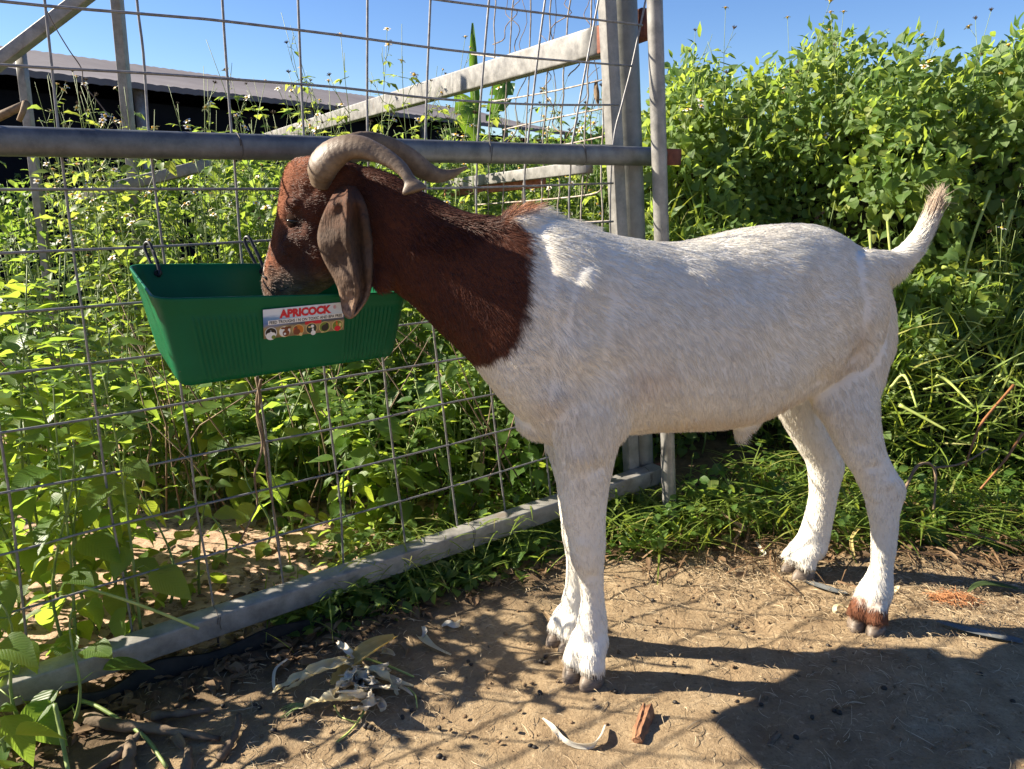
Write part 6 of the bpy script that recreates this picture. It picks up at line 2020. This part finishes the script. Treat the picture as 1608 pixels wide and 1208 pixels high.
# split piece of wood
def wood_chip(px0, py0, px1, py1, w, h, label, seed, mat):
    a = on_ground(px0, py0); b = on_ground(px1, py1)
    t = (b - a).normalized(); s = Vector((t.y, -t.x, 0)).normalized(); u = Vector((0, 0, 1))
    rr = random.Random(seed); mb = MB(); rings = []
    n = 9
    for i in range(n):
        k = i / (n - 1)
        c = a.lerp(b, k); wd = w * (1 - .35 * k) * rr.uniform(.85, 1.1); hh = h * (1 - .5 * k) * rr.uniform(.85, 1.15)
        prof = [(-1, 0), (-.85, .55), (-.35, 1.0), (.15, .80), (.45, .92), (.95, .35), (1, 0), (.3, -.15), (-.4, -.15)]
        rings.append([c + s * (x * wd + rr.uniform(-.0015, .0015)) + u * (max(0, y) * hh + rr.uniform(0, .0015) - (.004 if y < .01 else 0)) + t * rr.uniform(-.004, .004) for x, y in prof])
    mb.rings(rings, 0, True, False)
    return tag(mb.build('wood_chip', mat), label, 'wood chip')
wood_chip(1016, 1122, 1000, 1166, .017, .024, 'reddish brown split wood chip standing out on the dirt in front', 71, M['wood'])
wood_chip(1222, 1154, 1206, 1172, .007, .009, 'small pale wood chip in the goat shadow', 72, M['bark'])
# dead branches and bark in the bottom left corner
stick('dead_branch', [(135, 1128, .01), (180, 1138, .016), (235, 1143, .012), (290, 1152, .008), (345, 1160, .003)], .013, .006, M['bark'], 'thick dead branch lying level in the bottom left corner', 'branch', seed=1, n=8, bump=.2)
stick('dead_branch', [(240, 1125, .01), (290, 1120, .012), (330, 1115, .003)], .009, .005, M['bark'], 'short dead branch above the thick one by the black edging', 'branch', seed=2, n=7, bump=.2)
stick('dead_branch', [(375, 1122, .015), (372, 1145, .008), (360, 1170, .006), (345, 1192, .003)], .006, .009, M['bark'], 'pale crooked stick pointing down at the bottom left', 'branch', seed=3, n=7, bump=.2)
stick('dead_branch', [(222, 1150, .008), (200, 1172, .008), (165, 1200, .006), (130, 1225, .004)], .007, .011, M['bark'], 'dead branch running down left out of the picture', 'branch', seed=4, n=7, bump=.25)
stick('dead_branch', [(205, 1160, .006), (203, 1185, .010), (198, 1215, .006)], .008, .013, M['bark'], 'short thick bark stub at the bottom edge', 'branch', seed=5, n=7, bump=.25)
stick('dead_branch', [(296, 1175, .006), (294, 1195, .010), (290, 1218, .004)], .006, .012, M['bark'], 'grey stub right of the bark stub at the bottom edge', 'branch', seed=6, n=7, bump=.25)
stick('green_stalk', [(118, 1098, .02), (150, 1108, .03), (190, 1132, .02), (228, 1158, .012), (262, 1205, .004)], .0045, .0035, M['stem'], 'green stalk bent down over the dead branches', 'stalk', seed=7)
stick('green_stalk', [(86, 1105, .10), (95, 1150, .06), (108, 1215, .02)], .0045, .004, M['stem'], 'green stalk hanging down near the left edge', 'stalk', seed=8)
a = fence_pt(132, 922, .03); b = fence_pt(312, 988, .06)
mb = MB(); mb.tube([a.lerp(b, i / 6) + Vector((0, 0, .006 * math.sin(i * .5))) for i in range(7)], .0032, 7); tag(mb.build('cut_stalk', M['stem_pale']), 'straight cut pale green stalk lying across the bottom rail', 'stalk')
ribbon('dry_leaf', [(262, 1160, .004), (275, 1158, .014), (285, 1168, .010), (290, 1176, .003)], [.004, .010, .010, .004], M['dry_leaf'], 'curled pale dry leaf among the dead branches', 'leaf', curl=1.0, twist=.8, seed=61)
ribbon('dry_leaf', [(452, 1035, .02), (434, 1050, .016), (430, 1068, .010), (432, 1088, .003)], [.003, .004, .004, .003], M['husk_white'], 'narrow whitish dry leaf left of the husk heap', 'leaf', curl=.8, twist=.7, seed=62)
# orange fibre tuft
mb = MB(); c = on_ground(1497, 944, 0)
for k in range(170):
    a = r_.uniform(0, 6.28); rr = .045 * math.sqrt(r_.random())
    p = c + Vector((rr * math.cos(a) * 1.3, rr * math.sin(a) * .7, 0)); p.z = gz(p.x, p.y) + .002 + .018 * r_.random() * (1 - rr / .05)
    d = Vector((r_.gauss(0, 1), r_.gauss(0, 1), r_.gauss(0, .35))).normalized() * r_.uniform(.012, .03)
    mb.tube([p - d, p + Vector((0, 0, .004)), p + d], [.0006, .0008, .0005], 3)
tag(mb.build('fibre_tuft', M['fibre']), 'orange brown tuft of fibre on the straw right of the brown hoof', 'tuft')
# goat droppings
DP = []
mb = MB(); mb.ellipsoid((0, 0, 0), (.0078, 0, 0), (0, .0060, 0), (0, 0, .0056), 9, 6, 0, .06, 4)
dme = bpy.data.meshes.new('goat_dropping'); dme.from_pydata(mb.v, [], mb.f); dme.materials.append(M['dung'])
dme.polygons.foreach_set('use_smooth', [True] * len(dme.polygons)); dme.update()
spots = [(850, 1040), (857, 1033), (848, 1090), (973, 1085), (966, 1088), (648, 1118), (632, 1128), (600, 1130), (575, 1142), (588, 1147), (690, 1145), (843, 1147), (875, 1150), (833, 1173), (1388, 1083), (1338, 1112), (1310, 1118), (1590, 1103), (1195, 1108), (1190, 1103), (1275, 1128), (1345, 1034), (1300, 1015), (1285, 1012), (1180, 938), (1215, 925), (1025, 945), (1006, 936), (740, 1045), (780, 1042), (735, 1040), (700, 1005), (400, 1110), (420, 1120), (350, 1110), (1405, 1038), (1250, 1160), (1480, 1130), (1120, 1120), (620, 1180), (690, 1190), (480, 1180), (430, 1150), (560, 1185), (1540, 1060), (1440, 1180), (1060, 1105), (1085, 1000), (1150, 985)]
for i, (x, y) in enumerate(spots[::2] + spots[1:20:4]):
    for k in range(1 if i % 4 else 2):
        p = on_ground(x + k * 7, y + k * 3, 0)
        o = bpy.data.objects.new('goat_dropping', dme)
        s = r_.uniform(.55, .95)
        o.location = (p.x, p.y, gz(p.x, p.y) + .0040 * s); o.rotation_euler = (r_.uniform(-.4, .4), r_.uniform(-.4, .4), r_.uniform(0, 6.28)); o.scale = (s, s, s)
        COL.objects.link(o)
        tag(o, 'small dark dropping lying on the dirt', 'dropping', 'goat droppings scattered on the dirt')

# straw fibres and clods of soil
def fibres():
    N = 17000
    x = RNG.uniform(-1.1, 2.3, N); y = .95 + 1.5 * RNG.random(N)
    dens = .35 + .65 * sstep(-.2, .5, vnoise(x * 3.0, y * 3.0, .6, 111))
    dens = np.where((y > 1.55) & (x > .5), 1.0, dens)
    ok = (RNG.random(N) < dens) & (fence_sd(x, y) > -.06)
    x, y = x[ok], y[ok]; n = len(x)
    # extra chaff piled round the hind feet
    ex = np.concatenate([RNG.normal(.62, .10, 900), RNG.normal(1.05, .20, 1600)]); ey = np.concatenate([RNG.normal(1.86, .06, 900), RNG.normal(1.70, .09, 1600)])
    x = np.concatenate([x, ex]); y = np.concatenate([y, ey]); n = len(x)
    L = RNG.uniform(.008, .050, n) * (1 + .5 * (RNG.random(n) > .9)); az = RNG.uniform(0, 6.283, n); cv = RNG.normal(0, 1.1, n)
    K = 5
    P = np.empty((n, K, 3))
    px, py, a = x.copy(), y.copy(), az.copy()
    lift = .0012 + .006 * RNG.random(n) ** 3
    for k in range(K):
        P[:, k, 0] = px; P[:, k, 1] = py; P[:, k, 2] = gh(px, py) + .0035 + lift * math.sin(math.pi * (k + .5) / K) * 1.5
        px = px + np.cos(a) * L / K; py = py + np.sin(a) * L / K; a = a + cv / K
    w = RNG.uniform(.0003, .0009, n)
    side = np.stack([-np.sin(az), np.cos(az), 0 * az], 1)
    V = np.empty((n, K, 3, 3))
    for k in range(K):
        f = 1 - .5 * abs(k / (K - 1) * 2 - 1)
        V[:, k, 0] = P[:, k] - side * (w * f)[:, None]; V[:, k, 1] = P[:, k] + np.stack([0 * w, 0 * w, w * 1.3 * f], 1); V[:, k, 2] = P[:, k] + side * (w * f)[:, None]
    I = np.arange(n * K * 3).reshape(n, K, 3)
    Q = []
    for k in range(K - 1):
        for j in range(2): Q.append(np.stack([I[:, k, j], I[:, k, j + 1], I[:, k + 1, j + 1], I[:, k + 1, j]], 1))
    Q = np.concatenate(Q)
    t = NT('straw')
    tint = t.attr('tint')
    t.base(t.ramp(tint, [(0.0, (.12, .08, .045)), (.5, (.31, .225, .13)), (1.0, (.56, .45, .29))])); t.set(rough=.7, spec=.25)
    M['straw'] = t.m
    me = np_mesh('straw', V.reshape(-1, 3), Q.ravel(), np.full(len(Q), 4), t.m, True, {'tint': np.repeat(RNG.random(n), K * 3)})
    tag(obj_from('straw', me), 'short bits of straw and chaff strewn over the dirt', kind='stuff')
    # clods and grit
    ico_v = np.array([(0, 0, 1), (.894, 0, .447), (.276, .851, .447), (-.724, .526, .447), (-.724, -.526, .447), (.276, -.851, .447), (.724, .526, -.447), (-.276, .851, -.447), (-.894, 0, -.447), (-.276, -.851, -.447), (.724, -.526, -.447), (0, 0, -1)])
    ico_f = np.array([(0, 1, 2), (0, 2, 3), (0, 3, 4), (0, 4, 5), (0, 5, 1), (1, 6, 2), (2, 7, 3), (3, 8, 4), (4, 9, 5), (5, 10, 1), (6, 7, 2), (7, 8, 3), (8, 9, 4), (9, 10, 5), (10, 6, 1), (11, 7, 6), (11, 8, 7), (11, 9, 8), (11, 10, 9), (11, 6, 10)])
    N = 7500
    x = RNG.uniform(-1.1, 2.3, N); y = .95 + 1.4 * RNG.random(N) ** 1.2
    ok = (RNG.random(N) < .25 + .75 * sstep(-.3, .6, vnoise(x * 4.0, y * 4.0, .6, 121))) & (fence_sd(x, y) > -.25)
    x, y = x[ok], y[ok]; n = len(x)
    r = .0011 + .0045 * RNG.random(n) ** 4.5
    V = np.stack([x, y, gh(x, y) + r * .35 + .001], 1)[:, None, :] + r[:, None, None] * ico_v[None] * RNG.uniform(.6, 1.3, (n, 12, 1)) * np.array([1.15, 1, .75])
    F = (ico_f[None] + (np.arange(n) * 12)[:, None, None]).reshape(-1, 3)
    m = simple_mat('soil_clod', (.10, .064, .036), (.27, .185, .11), 60, .95, .4, .003, spec=.1)
    me = np_mesh('soil_grit', V.reshape(-1, 3), F.ravel(), np.full(len(F), 3), m, True)
    tag(obj_from('soil_grit', me), 'loose grit and small clods on the trodden dirt', kind='stuff')
    # fallen dead leaves behind the fence and along its foot
    N = 1500
    t_ = RNG.uniform(-.3, 1.6, N); s_ = -RNG.exponential(.35, N) + .16
    x = FP0.x + FD.x * t_ + FN.x * s_; y = FP0.y + FD.y * t_ + FN.y * s_
    az = RNG.uniform(0, 6.283, N)
    d = np.stack([np.cos(az), np.sin(az), RNG.uniform(-.1, .25, N)], 1); nn = np.stack([RNG.normal(0, .35, N), RNG.normal(0, .35, N), np.ones(N)], 1)
    me = leaf_mass('fallen_leaves', 'lance', np.stack([x, y, gh(x, y) + .006 + .008 * RNG.random(N)], 1), d, nn, RNG.uniform(.02, .06, N), RNG.random(N), M_dead)
    tag(obj_from('fallen_leaves', me), 'brown dead leaves lying along the foot of the fence', kind='stuff')
def dead_matter():
    N = 2600
    x = RNG.uniform(.20, 2.6, N); y = 1.98 + RNG.normal(0, .09, N) + .55 * RNG.random(N) ** 3
    ok = fence_sd(x, y) > .03
    x, y = x[ok], y[ok]; n = len(x)
    az = RNG.uniform(0, 6.283, n)
    d = np.stack([np.cos(az), np.sin(az), RNG.uniform(-.05, .35, n)], 1); nn = np.stack([RNG.normal(0, .4, n), RNG.normal(0, .4, n), np.ones(n)], 1)
    pos = np.stack([x, y, gh(x, y) + .004 + .03 * RNG.random(n) ** 2], 1)
    k = RNG.random(n) < .72
    me = leaf_mass('dead_grass', 'blade', pos[k], d[k], nn[k], RNG.uniform(.06, .20, int(k.sum())), RNG.random(int(k.sum())), M_dead)
    tag(obj_from('dead_grass', me), 'dry brown grass lying along the edge of the dirt behind the goat', kind='stuff')
    k = ~k
    me = leaf_mass('fallen_leaves', 'lance', pos[k], d[k], nn[k], RNG.uniform(.025, .06, int(k.sum())), RNG.random(int(k.sum())), M_dead)
    tag(obj_from('fallen_leaves', me), 'brown dead leaves along the edge of the dirt behind the goat', kind='stuff')
M_dead = leaf_material('dead_leaf', (.07, .042, .022), (.17, .105, .055), (.34, .24, .14), (.2, .12, .05), tint_attr=True, tw=.12, gloss=.75)
fibres()
dead_matter()
